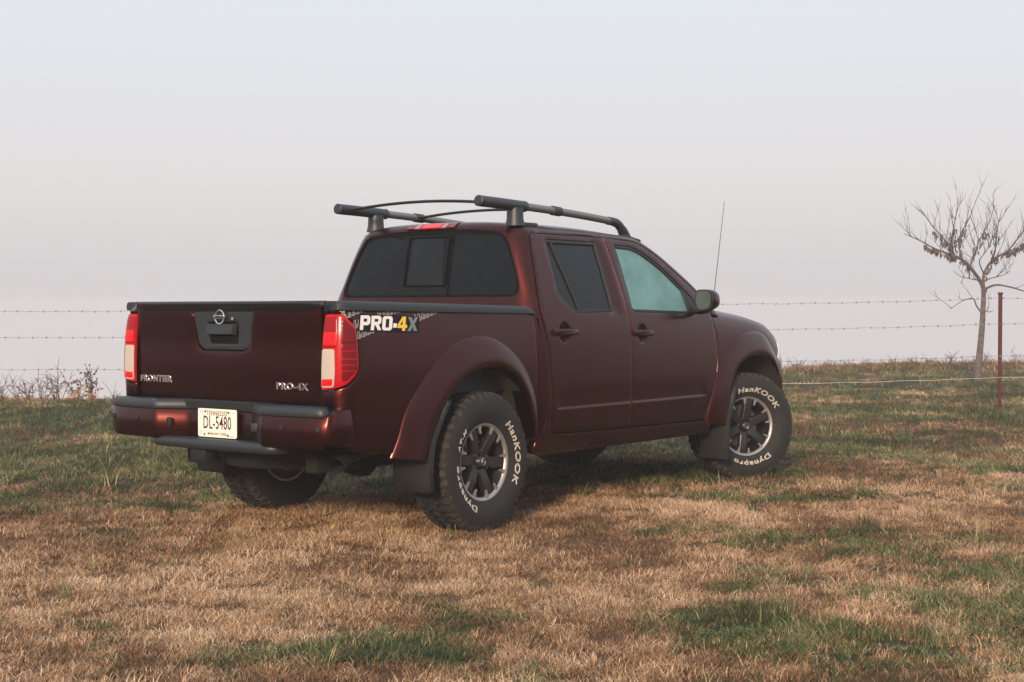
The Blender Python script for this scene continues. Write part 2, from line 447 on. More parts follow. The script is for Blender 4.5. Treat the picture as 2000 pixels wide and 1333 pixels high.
# soil and thatch: colour follows the living / dormant turf that grows on it
gm = bpy.data.materials.new('turf'); gm.use_nodes = True; t, b = nodes_of(gm); MATS['turf'] = gm
b.inputs['Roughness'].default_value = .95; b.inputs['Specular IOR Level'].default_value = .1
at = t.nodes.new('ShaderNodeAttribute'); at.attribute_name = 'green'
gp = t.nodes.new('ShaderNodeNewGeometry')
n1 = t.nodes.new('ShaderNodeTexNoise'); n1.inputs['Scale'].default_value = 55; n1.inputs['Detail'].default_value = 8; n1.inputs['Roughness'].default_value = .75
n2 = t.nodes.new('ShaderNodeTexNoise'); n2.inputs['Scale'].default_value = 7; n2.inputs['Detail'].default_value = 8; n2.inputs['Roughness'].default_value = .7
for n in (n1, n2): t.links.new(gp.outputs['Position'], n.inputs['Vector'])
def ramp(stops):
    r = t.nodes.new('ShaderNodeValToRGB'); e = r.color_ramp.elements
    e[0].position, e[0].color = stops[0][0], (*stops[0][1], 1); e[1].position, e[1].color = stops[-1][0], (*stops[-1][1], 1)
    for p_, c in stops[1:-1]: q = e.new(p_); q.color = (*c, 1)
    return r
rt = ramp([(.3, (.06, .036, .022)), (.5, (.15, .091, .054)), (.68, (.30, .19, .112))])
rg = ramp([(.3, (.016, .021, .012)), (.5, (.042, .050, .027)), (.7, (.095, .10, .062))])
t.links.new(n1.outputs[0], rt.inputs[0]); t.links.new(n1.outputs[0], rg.inputs[0])
ma = t.nodes.new('ShaderNodeMath'); ma.operation = 'MULTIPLY_ADD'; ma.inputs[1].default_value = 1.6
sb = t.nodes.new('ShaderNodeMath'); sb.operation = 'SUBTRACT'; sb.inputs[1].default_value = .5
t.links.new(n2.outputs[0], sb.inputs[0]); t.links.new(sb.outputs[0], ma.inputs[0]); t.links.new(at.outputs['Fac'], ma.inputs[2])
mr = t.nodes.new('ShaderNodeMapRange'); mr.inputs[1].default_value = .2; mr.inputs[2].default_value = .62
t.links.new(ma.outputs[0], mr.inputs[0])
mm = t.nodes.new('ShaderNodeMix'); mm.data_type = 'RGBA'; t.links.new(mr.outputs[0], mm.inputs[0]); t.links.new(rt.outputs[0], mm.inputs[6]); t.links.new(rg.outputs[0], mm.inputs[7])
t.links.new(mm.outputs[2], b.inputs['Base Color'])
bu = t.nodes.new('ShaderNodeBump'); bu.inputs['Strength'].default_value = .9; bu.inputs['Distance'].default_value = .03
t.links.new(n1.outputs[0], bu.inputs['Height']); t.links.new(bu.outputs[0], b.inputs['Normal'])
ground = make('ground', GV, GF, 'turf', sharp=0)
ground.data.attributes.new('green', 'FLOAT', 'POINT').data.foreach_set('value', greenness(GV[:, 0], GV[:, 1]).astype(np.float32))
tag(ground, 'sloping field of dormant brown turf with green patches', 'ground', kind='structure')
# ================================================================== the pickup truck (x forward, right side is -y, wheels stand on z = 0)
truck = empty('pickup_truck')
tag(truck, 'dark copper maroon crew cab pickup truck with roof rack parked on the grass', 'pickup truck')
W = interp([(.36, .835), (.42, .855), (.50, .872), (.60, .885), (.68, .892), (.80, .893), (.95, .892), (1.08, .888), (1.16, .880), (1.22, .868), (1.30, .846), (1.45, .792), (1.60, .735), (1.70, .692), (1.74, .672), (1.78, .65)])
def barrel(x): return .012 * ((np.asarray(x) - 1.6) / 1.1) ** 2
def lift_side(x, z): return x, -(W(z) - barrel(x)), z
HANDLES = [(.80, 1.105), (1.675, 1.09)]
def lift_door(x, z):
    y = W(z) - barrel(x)
    led = sstep(.80, .665, z) * sstep(.640, .655, z) * sstep(.70, .76, x) * sstep(2.56, 2.46, x)
    y = y - .008 * led
    y = y - .014 * sstep(1.475, 1.40, x) * sstep(1.30, 1.38, x) * sstep(1.19, 1.26, z) * (1 - sstep(1.66, 1.70, z))
    for hx, hz in HANDLES:
        d = ((x - hx) / .062) ** 2 + ((z - hz) / .062) ** 2
        y = y - .022 * np.clip(1 - d, 0, 1) ** .7
    return x, -y, z
def both(name, vf, m, parent=truck, **k):
    a = make(name, *vf, m, parent, **k); b_ = make(name, *mirror_y(vf), m, parent, **k); return a, b_

# ---- cab shell: rings at height z, then a rounded roof edge and a crowned roof
xrT = interp([(.3, .495), (1.1, .495), (1.33, .530), (1.55, .565), (1.72, .602), (1.80, .625)])
xfT = interp([(1.10, 2.95), (1.22, 2.82), (1.38, 2.62), (1.47, 2.49), (1.62, 2.24), (1.70, 2.07), (1.74, 1.97), (1.80, 1.80)])
RR, RF = .14, .12
SB = np.array([0, .74, .95, 2.65, 2.83, 3.55])
def ring(s, z):
    s = np.asarray(s, float); z = np.asarray(z, float) + s * 0
    w_ = W(z); xr = xrT(z); xf = xfT(z)
    x = np.zeros_like(s); y = np.zeros_like(s)
    def cub(p0, c0, c1, p1, t): return (1 - t) ** 3 * p0 + 3 * t * (1 - t) ** 2 * c0 + 3 * t * t * (1 - t) * c1 + t ** 3 * p1
    k = s < 1; q = s; a = w_ - RR
    x = np.where(k, xr - .03 + .03 * q * q, x); y = np.where(k, -a * q, y)
    k = (s >= 1) & (s < 2); t_ = s - 1; h = .56 * RR; tl = np.sqrt((.06 / a) ** 2 + 1)
    x = np.where(k, cub(xr, xr + .06 / a / tl * h, xr + RR - h, xr + RR, t_), x)
    y = np.where(k, cub(-a, -a - h / tl, -w_, -w_, t_), y)
    k = (s >= 2) & (s < 3); t_ = s - 2
    x = np.where(k, xr + RR + (xf - RF - xr - RR) * t_, x); y = np.where(k, -w_, y)
    k = (s >= 3) & (s < 4); t_ = s - 3; h = .56 * RF; a = w_ - RF; g = .24 / a; tl = np.sqrt(g * g + 1)
    x = np.where(k, cub(xf - RF, xf - RF + h, xf - g / tl * h, xf, t_), x); y = np.where(k, cub(-w_, -w_, -a - h / tl, -a, t_), y)
    k = s >= 4; q = 5 - s
    x = np.where(k, xf + .12 * (1 - q * q), x); y = np.where(k, -a * q, y)
    y = y * (1 - barrel(x) * (np.abs(y) / w_) / w_)
    return x, y
def roof(x, y): return 1.80 - .032 * (np.abs(y) / .65) ** 2.5 - .05 * np.maximum(0, (x - 1.1) / .95) ** 2 - .012 * np.maximum(0, (.85 - x) / .3) ** 2
Z1, T1, T2 = 1.722, 1.80, 2.40
def cab(u, t):
    u = np.asarray(u, float); t = np.asarray(t, float) + u * 0
    s = np.interp(u, SB, np.arange(6)); s = np.where(u < 0, u / .74, s); neg = s < 0; s = np.abs(s)
    s = np.minimum(s, 5)
    x, y = ring(s, np.minimum(t, Z1)); z = np.minimum(t, Z1)
    ex, ey = ring(s, np.full_like(s, 1.772)); ez = roof(ex, ey)
    rx = .95 + .6 * sstep(1.0, 4.0, s); ry = 0 * s
    dx, dy = rx - ex, ry - ey; dl = np.hypot(dx, dy) + 1e-9; f2 = np.minimum(.10 / dl, .5)
    qx, qy = ex + dx * f2, ey + dy * f2; qz = roof(qx, qy)
    b1 = np.clip((t - Z1) / (T1 - Z1), 0, 1)
    bx = (1 - b1) ** 2 * x + 2 * b1 * (1 - b1) * ex + b1 * b1 * qx
    by = (1 - b1) ** 2 * y + 2 * b1 * (1 - b1) * ey + b1 * b1 * qy
    bz = (1 - b1) ** 2 * z + 2 * b1 * (1 - b1) * ez + b1 * b1 * qz
    b2 = np.clip((t - T1) / (T2 - T1), 0, 1)
    hx, hy = qx + (rx - qx) * b2, qy + (ry - qy) * b2; hz = roof(hx, hy)
    k = t > T1
    x = np.where(k, hx, bx); y = np.where(k, hy, by); z = np.where(k, hz, bz)
    return x, np.where(neg, -y, y), z
def side_uv(p):
    o = []
    for x, z in p:
        xa = float(xrT(z)) + RR; xb = float(xfT(z)) - RF; s = 2 + (x - xa) / (xb - xa)
        if s < 2:  # on the rear corner
            lo, hi = 1.0, 2.0
            for _ in range(30):
                m_ = (lo + hi) / 2
                if float(ring(np.array([m_]), z)[0][0]) < x: lo = m_
                else: hi = m_
            s = lo
        o.append((float(np.interp(s, np.arange(6), SB)), z))
    return np.array(o)
def rear_uv(p):
    o = []
    for y, z in p:
        lo, hi = 0.0, 2.0
        for _ in range(30):
            m_ = (lo + hi) / 2
            if -float(ring(np.array([m_]), z)[1][0]) < y: lo = m_
            else: hi = m_
        o.append((float(np.interp(lo, np.arange(6), SB)), z))
    return np.array(o)
DOOR_REAR = spline([(.672, .50), (.665, .66), (.655, .80), (.622, 1.02), (.592, 1.20), (.605, 1.32), (.648, 1.51), (.685, 1.66)], 6)
DOOR_TOP = [(.705, 1.705), (.73, 1.714), (1.2, 1.716), (1.70, 1.712), (1.86, 1.706)]
DOOR_A = spline([(1.86, 1.706), (1.935, 1.688), (2.105, 1.615), (2.355, 1.465), (2.485, 1.375), (2.60, 1.27), (2.63, 1.215)], 5)
RG_H = spline([(0, 1.734), (.25, 1.732), (.45, 1.725), (.545, 1.708), (.600, 1.655), (.665, 1.52), (.715, 1.385), (.712, 1.345), (.68, 1.328), (.60, 1.325), (0, 1.325)], 4)   # back window, right half
RG_H[:, 1] = np.minimum(RG_H[:, 1], 1.734)
rg_uv = rear_uv([(y, min(z, Z1) if z <= Z1 else z) for y, z in RG_H])
WS = [(3.55, 1.235), (2.93, 1.235), (2.88, 1.26), (2.86, 1.5), (2.87, 1.70), (2.95, 1.735), (3.55, 1.735)]   # windscreen opening in shell space
SB[5] = 3.55
d_open = np.concatenate([DOOR_REAR, DOOR_TOP, DOOR_A[1:]])
out_cab = [(.0, .42)] + [tuple(side_uv([(.672, .42)])[0])] + [tuple(q) for q in side_uv(d_open)] + [(2.68, 1.20), (3.55, 1.20)] + WS + [(3.55, T2), (0, T2)] + [tuple(q) for q in rg_uv] + [(0, 1.0)]
def cab_open(p): return p[0] < 1e-6 or p[0] > 3.5499 or p[1] > T2 - 1e-6
half = patch(out_cab, cab, step=.035, edge=.005, depth=.015, open_=cab_open)
cabv, cabf = weld([half, mirror_y(half)])
cab_o = make('cab', cabv, cabf, 'copper_paint', truck)
def sheet(name, outline, lift, m, parent, out=0.0, step=.05, open_=None, mir=False, depth=.004):
    h = patch(outline, lift, step=step, edge=0, depth=depth, open_=open_, out=out)
    return h
def scaled(p, k, c=None):
    p = np.array(p); c = p.mean(0) if c is None else np.array(c); return c + (p - c) * k
def inset(p, d):
    p = densify(np.array(p, float), .03)
    if area2(p) < 0: p = p[::-1]
    t_ = np.roll(p, -1, 0) - np.roll(p, 1, 0); n_ = np.stack([-t_[:, 1], t_[:, 0]], 1); n_ /= np.linalg.norm(n_, axis=1)[:, None] + 1e-9
    return p + n_ * d
# back window: gasket, fixed panes, sliding pane in its frame
o0 = lambda p: p[0] < 1e-6
RGo = np.concatenate([rg_uv, [(0, 1.5)]])
h = patch(RGo, cab, step=.04, edge=0, depth=.004, open_=o0, out=-.012)
bw = make('back_window', *weld([h, mirror_y(h)]), 'glass_dark', cab_o)
RGi = [(max(0, u - .014 if u > .02 else 0), t_ + (.014 if t_ < 1.4 else -.014)) for u, t_ in rg_uv]
h = patch(np.concatenate([rg_uv, np.array(RGi)[::-1]]), cab, step=.03, edge=0, depth=.0, open_=o0, out=-.006)
make('window_gasket', *weld([h, mirror_y(h)]), 'gap', cab_o)
def back_pt(y, z, o=0.0):
    u = rear_uv([(abs(y), min(z, 1.742))])[0]; x_, y_, z_ = cab(np.array([u[0]]), np.array([u[1]]))
    return (float(x_[0]) - o, -float(y_[0]) if y > 0 else float(y_[0]), float(z_[0]))
fr = MB()
for (a, b_) in (((.17, 1.395), (.17, 1.70)), ((-.165, 1.395), (-.165, 1.70)), ((.17, 1.395), (-.165, 1.395)), ((.17, 1.70), (-.165, 1.70)), ((-.19, 1.33), (-.19, 1.735))):
    fr.tube([back_pt(a[0] + (b_[0] - a[0]) * k / 6, a[1] + (b_[1] - a[1]) * k / 6, -.004) for k in range(7)], .006 if a[0] > -.18 else .004, 6)
fr.build('sliding_window_frame', 'gap', cab_o)
h = patch(np.array([(-.165, 1.40), (.165, 1.40), (.165, 1.695), (-.165, 1.695)]), lambda a, b_: cab(a * .98, b_), step=.05, edge=0, depth=0, out=-.008)
make('sliding_pane', *h, 'glass_mid', cab_o)
# windscreen
h = patch(np.array(WS + [(3.55, 1.5)]), cab, step=.05, edge=0, depth=.004, open_=lambda p: p[0] > 3.5499, out=-.010)
make('windscreen', *weld([h, mirror_y(h)]), 'glass_dewy', cab_o)
# third brake lamp
def roofedge(y, t_):
    u = np.interp(abs(y) / .56, [0, 1], [0, .74]); x_, y_, z_ = cab(np.array([u]), np.array([t_])); return float(x_[0]), float(z_[0])
def brake(y0, y1, m, name, o):
    V = []; F = []; n = 10
    for i in range(n + 1):
        y = y0 + (y1 - y0) * i / n; xa, za = roofedge(y, 1.742); xb, zb = roofedge(y, 1.778)
        V += [(xa + .02, y, za), (xa - o * .6, y, za), (xa - o, y, za + .006), (xb - o - .004, y, zb), (xb + .02, y, zb + .004)]
    for i in range(n):
        for j in range(4): F.append((i * 5 + j, i * 5 + j + 1, i * 5 + 6 + j, i * 5 + 5 + j))
    F += [(0, 1, 2, 3, 4), tuple(n * 5 + q for q in (4, 3, 2, 1, 0))]
    return fix_normals(make(name, V, F, m, truck if name == 'brake_lamp' else bl_o))
bl_o = None
bl_o = brake(.20, -.19, 'lens_dark_red', 'brake_lamp', .012)
brake(.078, -.078, 'lens_bright_red', 'lens', .016)
for s_ in (1, -1): brake(s_ * .088, s_ * .128, 'lens_pink', 'reflector', .0165)

# ---- doors
def ring_between(outer, inner): return outer, [inner]
WIN_R = rounded([(.835, 1.682), (1.40, 1.684), (1.375, 1.235), (.955, 1.224), (.875, 1.262), (.795, 1.335)], [.03, .03, .03, .05, .05, .06])
WIN_F = np.array(list(rounded([(1.575, 1.232), (1.60, 1.676), (1.80, 1.672), (1.90, 1.648), (2.10, 1.555), (2.28, 1.43), (2.43, 1.318), (2.47, 1.215)], [.05, .02, .06, .06, .1, .1, .04, .02])))
BG = [(1.503, 1.716), (1.512, 1.45), (1.523, 1.26), (1.530, 1.13), (1.538, .80), (1.540, .487)]
G = .0022
dr = [tuple(q) for q in DOOR_REAR] + [(.705, 1.705), (.73, 1.712), (1.2, 1.713)] + [(x - G, z - (.003 if i == 0 else 0)) for i, (x, z) in enumerate(BG)] + [(.72, .503), (.690, .515)]
dr = [(x + G, z) for x, z in dr[:len(DOOR_REAR)]] + dr[len(DOOR_REAR):]
FD_FRONT = spline([(2.625, 1.22), (2.655, 1.14), (2.685, 1.0), (2.69, .88), (2.655, .72), (2.60, .60), (2.54, .475)], 6)
df = [(x + G, z) for x, z in BG[::-1]] + [(1.70, 1.709), (1.855, 1.703)] + [(x - .003, z - .003) for x, z in DOOR_A[1:-1]] + [(x - G, z) for x, z in FD_FRONT]
hx = []
for cx_, cz_ in HANDLES:
    a, b_ = np.meshgrid(np.linspace(-.07, .07, 15), np.linspace(-.07, .07, 15)); hx.append(np.stack([cx_ + a.ravel(), cz_ + b_.ravel()], 1))
a, b_ = np.meshgrid(np.linspace(.69, 2.58, 96), [.636, .640, .644, .648, .652, .656, .662, .675, .695]); hx.append(np.stack([a.ravel(), b_.ravel()], 1))
hx = np.concatenate(hx)
def door_set(mir):
    M = mirror_y if mir else (lambda q: q)
    sgn = 1 if mir else -1
    for outl, win, hi, gm_, nm in ((dr, WIN_R, 0, 'glass_mid', 'rear'), (df, WIN_F, 1, 'glass_dewy', 'front')):
        d = make('door', *M(patch(outl, lift_door, [win], step=.03, edge=.0028, depth=.014, extra=hx)), 'copper_paint', truck)
        gl_ = inset(win, .010)
        g_ = make('window_glass', *M(patch(win, lift_side, step=.05, edge=0, depth=.0, out=-.016)), gm_, d)
        ins = inset(win, .022 if nm == 'rear' else .020)
        make('window_trim', *M(patch(win, lift_side, [ins], step=.03, edge=.004, depth=.012, out=-.004)), 'black_plastic', d)
        hx_, hz_ = HANDLES[hi]; yy = float(W(hz_) - barrel(hx_))
        m = MB(); n = 9; V = []; F = []
        for i in range(n):
            q = i / (n - 1); x_ = hx_ - .125 + .25 * q; o_ = .012 + .022 * math.sin(math.pi * (.12 + .76 * q)); e_ = 1 if 0 < i < n - 1 else .75
            for dz, dy in ((-.019, 0), (-.021, .6), (-.012, 1), (.012, 1), (.021, .6), (.019, 0)):
                V.append((x_, sgn * (yy - .004 + o_ * dy), hz_ + dz * e_ + .004))
        for i in range(n - 1):
            for j in range(6): F.append((i * 6 + j, i * 6 + (j + 1) % 6, i * 6 + 6 + (j + 1) % 6, i * 6 + 6 + j))
        F += [tuple(range(6)), tuple((n - 1) * 6 + j for j in range(5, -1, -1))]
        fix_normals(make('handle', V, F, 'copper_paint', d, sharp=50))
        if nm == 'rear':
            m = MB(); pp = [lift_side(np.array([.985 + (x - 1.09) * 1.0]), np.array([z])) for x, z in [(1.005, 1.674), (1.03, 1.55), (1.065, 1.40), (1.105, 1.24)]]
            m.tube([(float(a[0]), (float(b[0]) + .010) * (-1 if mir else 1), float(c[0])) for a, b, c in pp], .011, 6); m.build('window_divider', 'black_plastic', d)
        else:
            sail = np.array([(2.36, 1.232), (2.33, 1.235), (2.305, 1.40), (2.43, 1.315), (2.462, 1.235)])
            make('window_sail', *M(patch(sail, lift_side, step=.04, edge=.003, depth=.01, out=-.003)), 'black_plastic', d)
door_set(False); door_set(True)
# black sheets added behind the door gaps as their shade, and the sill
sill = spline([(.60, .372), (1.6, .372), (2.62, .372)], 3)
both('sill', patch([(.52, .385), (.60, .368), (2.66, .368), (2.66, .470), (2.54, .468), (1.54, .480), (.72, .496), (.672, .505), (.655, .70), (.60, .55), (.53, .45)], lift_side, step=.04, edge=.008, depth=.05), 'copper_paint')
both('door_gap_shade', patch([(.60, .40), (2.72, .40), (2.72, 1.20), (.56, 1.20)], lift_side, step=.10, edge=0, depth=0, out=-.017), 'gap')
both('pillar_gap_shade', patch([(1.49, 1.19), (1.545, 1.19), (1.53, 1.72), (1.475, 1.72)], lift_side, step=.08, edge=0, depth=0, out=-.015), 'gap')  # added black strip in place of the shade between the doors

# ---- front clip: fenders and bonnet lofted together
zsT = interp([(2.5, 1.240), (2.79, 1.236), (3.13, 1.206), (3.40, 1.172), (3.56, 1.140), (3.70, 1.090), (3.80, 1.035), (3.96, .97)])
def taper(x): return barrel(np.minimum(x, 2.7)) + .13 * np.maximum(0, (np.asarray(x) - 3.25) / .7) ** 2.4
def front(x, t):
    x = np.asarray(x, float); t = np.asarray(t, float)
    zs = zsT(x); z0 = zs - .11
    z = .4 + (np.minimum(t, 1.0) - .4) / .6 * (z0 - .4); wy = W(z) - taper(x)
    b1 = np.clip((t - 1) / .15, 0, 1); w0 = W(z0) - taper(x); ye = .70 - .6 * taper(x)
    by = (1 - b1) ** 2 * w0 + 2 * b1 * (1 - b1) * (w0 - .012) + b1 * b1 * ye
    bz = (1 - b1) ** 2 * z0 + 2 * b1 * (1 - b1) * (zs + .012) + b1 * b1 * (zs + .018)
    b2 = np.clip((t - 1.15) / .70, 0, 1); hy = ye * (1 - b2); hz = zs + .018 + .05 * (1 - (1 - b2) ** 2)
    y = np.where(t <= 1, wy, np.where(t <= 1.15, by, hy)); zz = np.where(t <= 1, z, np.where(t <= 1.15, bz, hz))
    return x, -y, zz
def front_t(x, z): return .4 + (z - .4) * .6 / (float(zsT(x)) - .11 - .4)
FO = spline([(2.56, .45), (2.60, .63), (2.69, .82), (2.82, .955), (3.01, 1.055), (3.21, 1.09), (3.41, 1.060), (3.62, .91), (3.75, .71), (3.79, .54)], 6)
FI = spline([(2.76, .43), (2.80, .60), (2.87, .76), (2.97, .85), (3.10, .90), (3.24, .912), (3.42, .89), (3.58, .80), (3.69, .66), (3.73, .54)], 6)
RO = spline([(-.75, .47), (-.715, .56), (-.655, .73), (-.50, .90), (-.32, 1.035), (-.10, 1.098), (.09, 1.088), (.29, .99), (.43, .84), (.495, .70), (.51, .50)], 6)
RI = spline([(-.55, .44), (-.51, .54), (-.40, .72), (-.26, .845), (-.12, .905), (.03, .925), (.16, .905), (.28, .835), (.37, .71), (.42, .58), (.435, .50)], 6)
arch = [(q[0], front_t(q[0], q[1])) for q in (FO * .5 + FI * .5)]
FEND = [(x + .004, front_t(x, z)) for x, z in FD_FRONT[::-1]]
fc_out = FEND + [(2.60, 1.02), (2.60, 1.12), (2.70, 1.135), (3.94, 1.135), (3.94, .47), (3.80, .47)] + arch[::-1] + [(2.60, .42)]
both('front_fender', patch(fc_out, front, step=.04, edge=.003, depth=.03), 'copper_paint')
half = patch([(2.71, 1.141), (3.94, 1.141), (3.94, 1.85), (2.90, 1.85), (2.85, 1.4)], front, step=.04, edge=.004, depth=.03, open_=lambda p: p[1] > 1.8499)
make('bonnet', *weld([half, mirror_y(half)]), 'copper_paint', truck)
def nose(y, z): return 3.935 + .15 * (1 - (y / .80) ** 2) - .05 * (z - .7) ** 2, y, z
make('front_fascia', *patch(rounded([(-.76, .45), (.76, .45), (.78, .72), (.70, .97), (-.70, .97), (-.78, .72)], .05), nose, step=.06, edge=.02, depth=.06), 'copper_paint', truck)
gr_ = make('grille', *patch(rounded([(-.36, .66), (.36, .66), (.48, .95), (-.48, .95)], .03), nose, step=.05, edge=.005, depth=.004, out=.012), 'black_plastic', truck)
for s_ in (-1, 1):
    mb = MB(); mb.tube([(float(nose(np.array(s_ * a_), np.array(z_))[0]) + .02, s_ * a_, z_) for a_, z_ in ((.16, .67), (.20, .80), (.24, .94))], .022, 8); mb.build('grille_bar', 'chrome', gr_)
both('headlamp', patch(rounded([(3.73, .90), (3.94, .86), (3.94, 1.06), (3.80, 1.06)], .03), front, step=.03, edge=.006, depth=.01, out=.006), 'lamp_clear')
cw = MB(); cw.box((2.83, 0, 1.19), (.26, 1.5, .03)); cw.build('cowl', 'black_plastic', truck)

# ---- pickup bed
Wb = interp([(.46, .850), (.55, .866), (.70, .880), (.90, .887), (1.08, .880), (1.18, .868), (1.26, .852)])
CR = .09; CA = CR * math.pi / 2
def bed(s, z):
    s = np.asarray(s, float); z = np.asarray(z, float); th = np.clip(-s / CR, 0, math.pi / 2)
    nx_, ny_ = -np.sin(th), -np.cos(th)
    x = -1.04 + CR * nx_ + np.maximum(s, 0); y = -.79 + CR * ny_ + np.maximum(-s - CA, 0)
    o = Wb(z) - .88
    return x + nx_ * o, y + ny_ * o, z
LAMP = rounded([(-.192, 1.222), (-.085, 1.222), (-.060, 1.215), (.008, 1.155), (.016, .935), (-.055, .862), (-.12, .842), (-.197, .832)], [.012, .02, .03, .03, .04, .04, .03, .012])
rarch = [(q[0] + 1.04, q[1]) for q in (RO * .5 + RI * .5)]
bed_out = [(-.203, 1.246), (-.203, .765), (-.12, .760), (-.09, .60), (-.02, .53), (.10, .51), (.30, .49)] + rarch + [(1.545, .50), (1.545, .9), (1.538, 1.20), (1.535, 1.238), (.75, 1.242)]
both('bed_side', patch(bed_out, bed, [inset(LAMP, -.006)], step=.03, edge=.006, depth=.03), 'copper_paint')
# flares
def flare(O, I, base, lip):
    prof = [(0, 0, -.006), (.02, 0, .002), (.07, .02, .010), (.18, .14, .015), (.40, .46, .012), (.65, .84, .006), (.82, 1.0, .003), (.93, 1.0, .000), (.985, .93, 0), (1.0, .80, 0), (1.0, .3, 0), (1.0, -1.6, 0)]
    V = []; F = []; m_ = len(prof)
    for o_, i_ in zip(O, I):
        yo = float(base(o_[0], o_[1])); yl = lip(o_[0])
        for q, k, a in prof:
            p_ = o_ + (i_ - o_) * q; V.append((p_[0], -(yo + (yl - yo) * k + a), p_[1]))
    for i in range(len(O) - 1):
        for j in range(m_ - 1): F.append((i * m_ + j, i * m_ + j + 1, (i + 1) * m_ + j + 1, (i + 1) * m_ + j))
    return np.array(V), F
def flares(O, I, base, lip):
    v, f = flare(O, I, base, lip)
    for mir in (False, True):
        o = make('wheel_flare', *(mirror_y((v, f)) if mir else (v, f)), 'copper_paint', truck, sharp=60)
flares(RO, RI, lambda x, z: float(Wb(z)), lambda x: .928)
flares(FO, FI, lambda x, z: float(W(z)) - float(taper(x)), lambda x: .930 - .75 * float(taper(x)))
# rail caps
def rail(mir):
    s_ = 1 if mir else -1; V = []; F = []
    prof = [(.856, -.046), (.873, -.044), (.875, -.018), (.868, -.003), (.852, .002), (.80, .002), (.785, -.006), (.782, -.05)]
    xs = [-1.122, -1.116, -1.10, -1.05, -.6, -.2, .2, .40, .455, .485, .497, .502]; n = len(prof)
    for x in xs:
        zt = 1.285 - .013 * (x + 1.1); drop = 0 if x < .42 else .036 * ((x - .42) / .082) ** 2.2
        ins = .0 if x > -1.09 else .012 * ((-1.09 - x) / .032)
        rc = .78 if x < -1.04 else .785
        for y, dz in prof:
            yy = y - ins
            if x < -1.03: yy = y - .045 * ((-1.03 - x) / .09) ** 2
            V.append((x, s_ * yy, zt + dz - (drop if dz > -.04 else 0)))
    for i in range(len(xs) - 1):
        for j in range(n): F.append((i * n + j, i * n + (j + 1) % n, (i + 1) * n + (j + 1) % n, (i + 1) * n + j))
    F += [tuple(range(n)), tuple((len(xs) - 1) * n + j for j in range(n - 1, -1, -1))]
    fix_normals(make('bed_rail_cap', V, F, 'grey_plastic', truck, sharp=50))
rail(False); rail(True)
m = MB()
m.box((-.31, 0, .78), (1.52, 1.5, .03)); m.box((.43, 0, 1.0), (.03, 1.52, .44))
for s_ in (-1, 1):
    m.box((-.31, s_ * .77, 1.01), (1.52, .025, .46))
m.build('bed_liner', 'black_plastic', truck, smooth=False)
# tail lamps
def lamps(mir):
    M = mirror_y if mir else (lambda q: q)
    L0 = make('tail_lamp', *M(patch(LAMP, bed, step=.02, edge=.010, depth=.03, out=.006)), 'lens_red', truck)
    side = rounded([(-.062, 1.195), (-.005, 1.145), (.002, .945), (-.055, .885), (-.078, .88), (-.082, 1.05), (-.082, 1.19)], .012)
    make('side_lens', *M(patch(side, bed, step=.02, edge=.004, depth=.003, out=.0075)), 'lens_dark_red', L0)
    make('bulb_window', *M(patch(rounded([(-.186, 1.205), (-.104, 1.205), (-.098, 1.10), (-.104, 1.052), (-.188, 1.052)], .014), bed, step=.02, edge=.004, depth=.003, out=.0085)), 'lens_pane', L0)
    make('bright_lens', *M(patch(rounded([(-.184, 1.13), (-.100, 1.13), (-.100, 1.06), (-.184, 1.06)], .012), bed, step=.02, edge=.004, depth=.003, out=.0105)), 'lens_bright_red', L0)
    make('reverse_lens', *M(patch(rounded([(-.190, 1.045), (-.112, 1.045), (-.108, .93), (-.114, .852), (-.192, .848)], .014), bed, step=.02, edge=.004, depth=.003, out=.0095)), 'lens_white', L0)
    make('reverse_lens_base', *M(patch(rounded([(-.187, .893), (-.118, .896), (-.121, .860), (-.188, .857)], .006), bed, step=.02, edge=.003, depth=.002, out=.0115)), 'lens_bright_red', L0)
    for k, z in enumerate((1.085, 1.035, .995, .965, .935)):
        h = .010 if k == 0 else .0025
        make('lens_rib', *M(patch(np.array([(-.080, z - h), (-.006, z - h), (-.006, z + h), (-.080, z + h)]), bed, step=.02, edge=.002, depth=.002, out=.0095)), 'lens_dark_red' if k == 0 else 'lens_red', L0)
lamps(False); lamps(True)
# tailgate
def tg(y, z):
    y = np.asarray(y, float); z = np.asarray(z, float)
    return -1.118 - .018 * (1 - (y / .74) ** 2) - .012 * sstep(1.05, 1.25, z) + .010 * sstep(.95, .76, z), y, z
BEZ = rounded([(.245, 1.262), (.205, 1.055), (.165, 1.026), (-.165, 1.026), (-.205, 1.055), (-.245, 1.262)], [.0, .05, .05, .05, .05, .0])
tgo = rounded([(-.723, 1.270), (.723, 1.270), (.722, .752), (-.722, .752)], .012)
gate = make('tailgate', *patch(tgo, tg, [BEZ], step=.03, edge=.011, depth=.03, center=(0, 0, 1)), 'copper_paint', truck)
bz = make('handle_bezel', *patch(inset(BEZ, .003), tg, [rounded([(.118, 1.176), (.112, 1.062), (-.112, 1.062), (-.118, 1.176)], .015)], step=.03, edge=.006, depth=.02, out=-.006, center=(0, 0, 1)), 'grey_plastic', gate)
m = MB()
X0 = -1.146
m.add([(X0 + .012, .112, 1.172), (X0 - .012, .108, 1.166), (X0 - .018, .104, 1.114), (X0 + .01, .104, 1.108), (X0 + .012, -.112, 1.172), (X0 - .012, -.100, 1.166), (X0 - .018, -.094, 1.114), (X0 + .01, -.104, 1.108)],
      [(0, 1, 5, 4), (1, 2, 6, 5), (2, 3, 7, 6), (0, 3, 2, 1), (4, 5, 6, 7)])
fix_normals(m.build('handle', 'grey_plastic', gate, smooth=False))
m = MB(); m.box((X0 + .04, 0, 1.118), (.03, .235, .118)); m.build('handle_pocket', 'gap', gate, smooth=False)
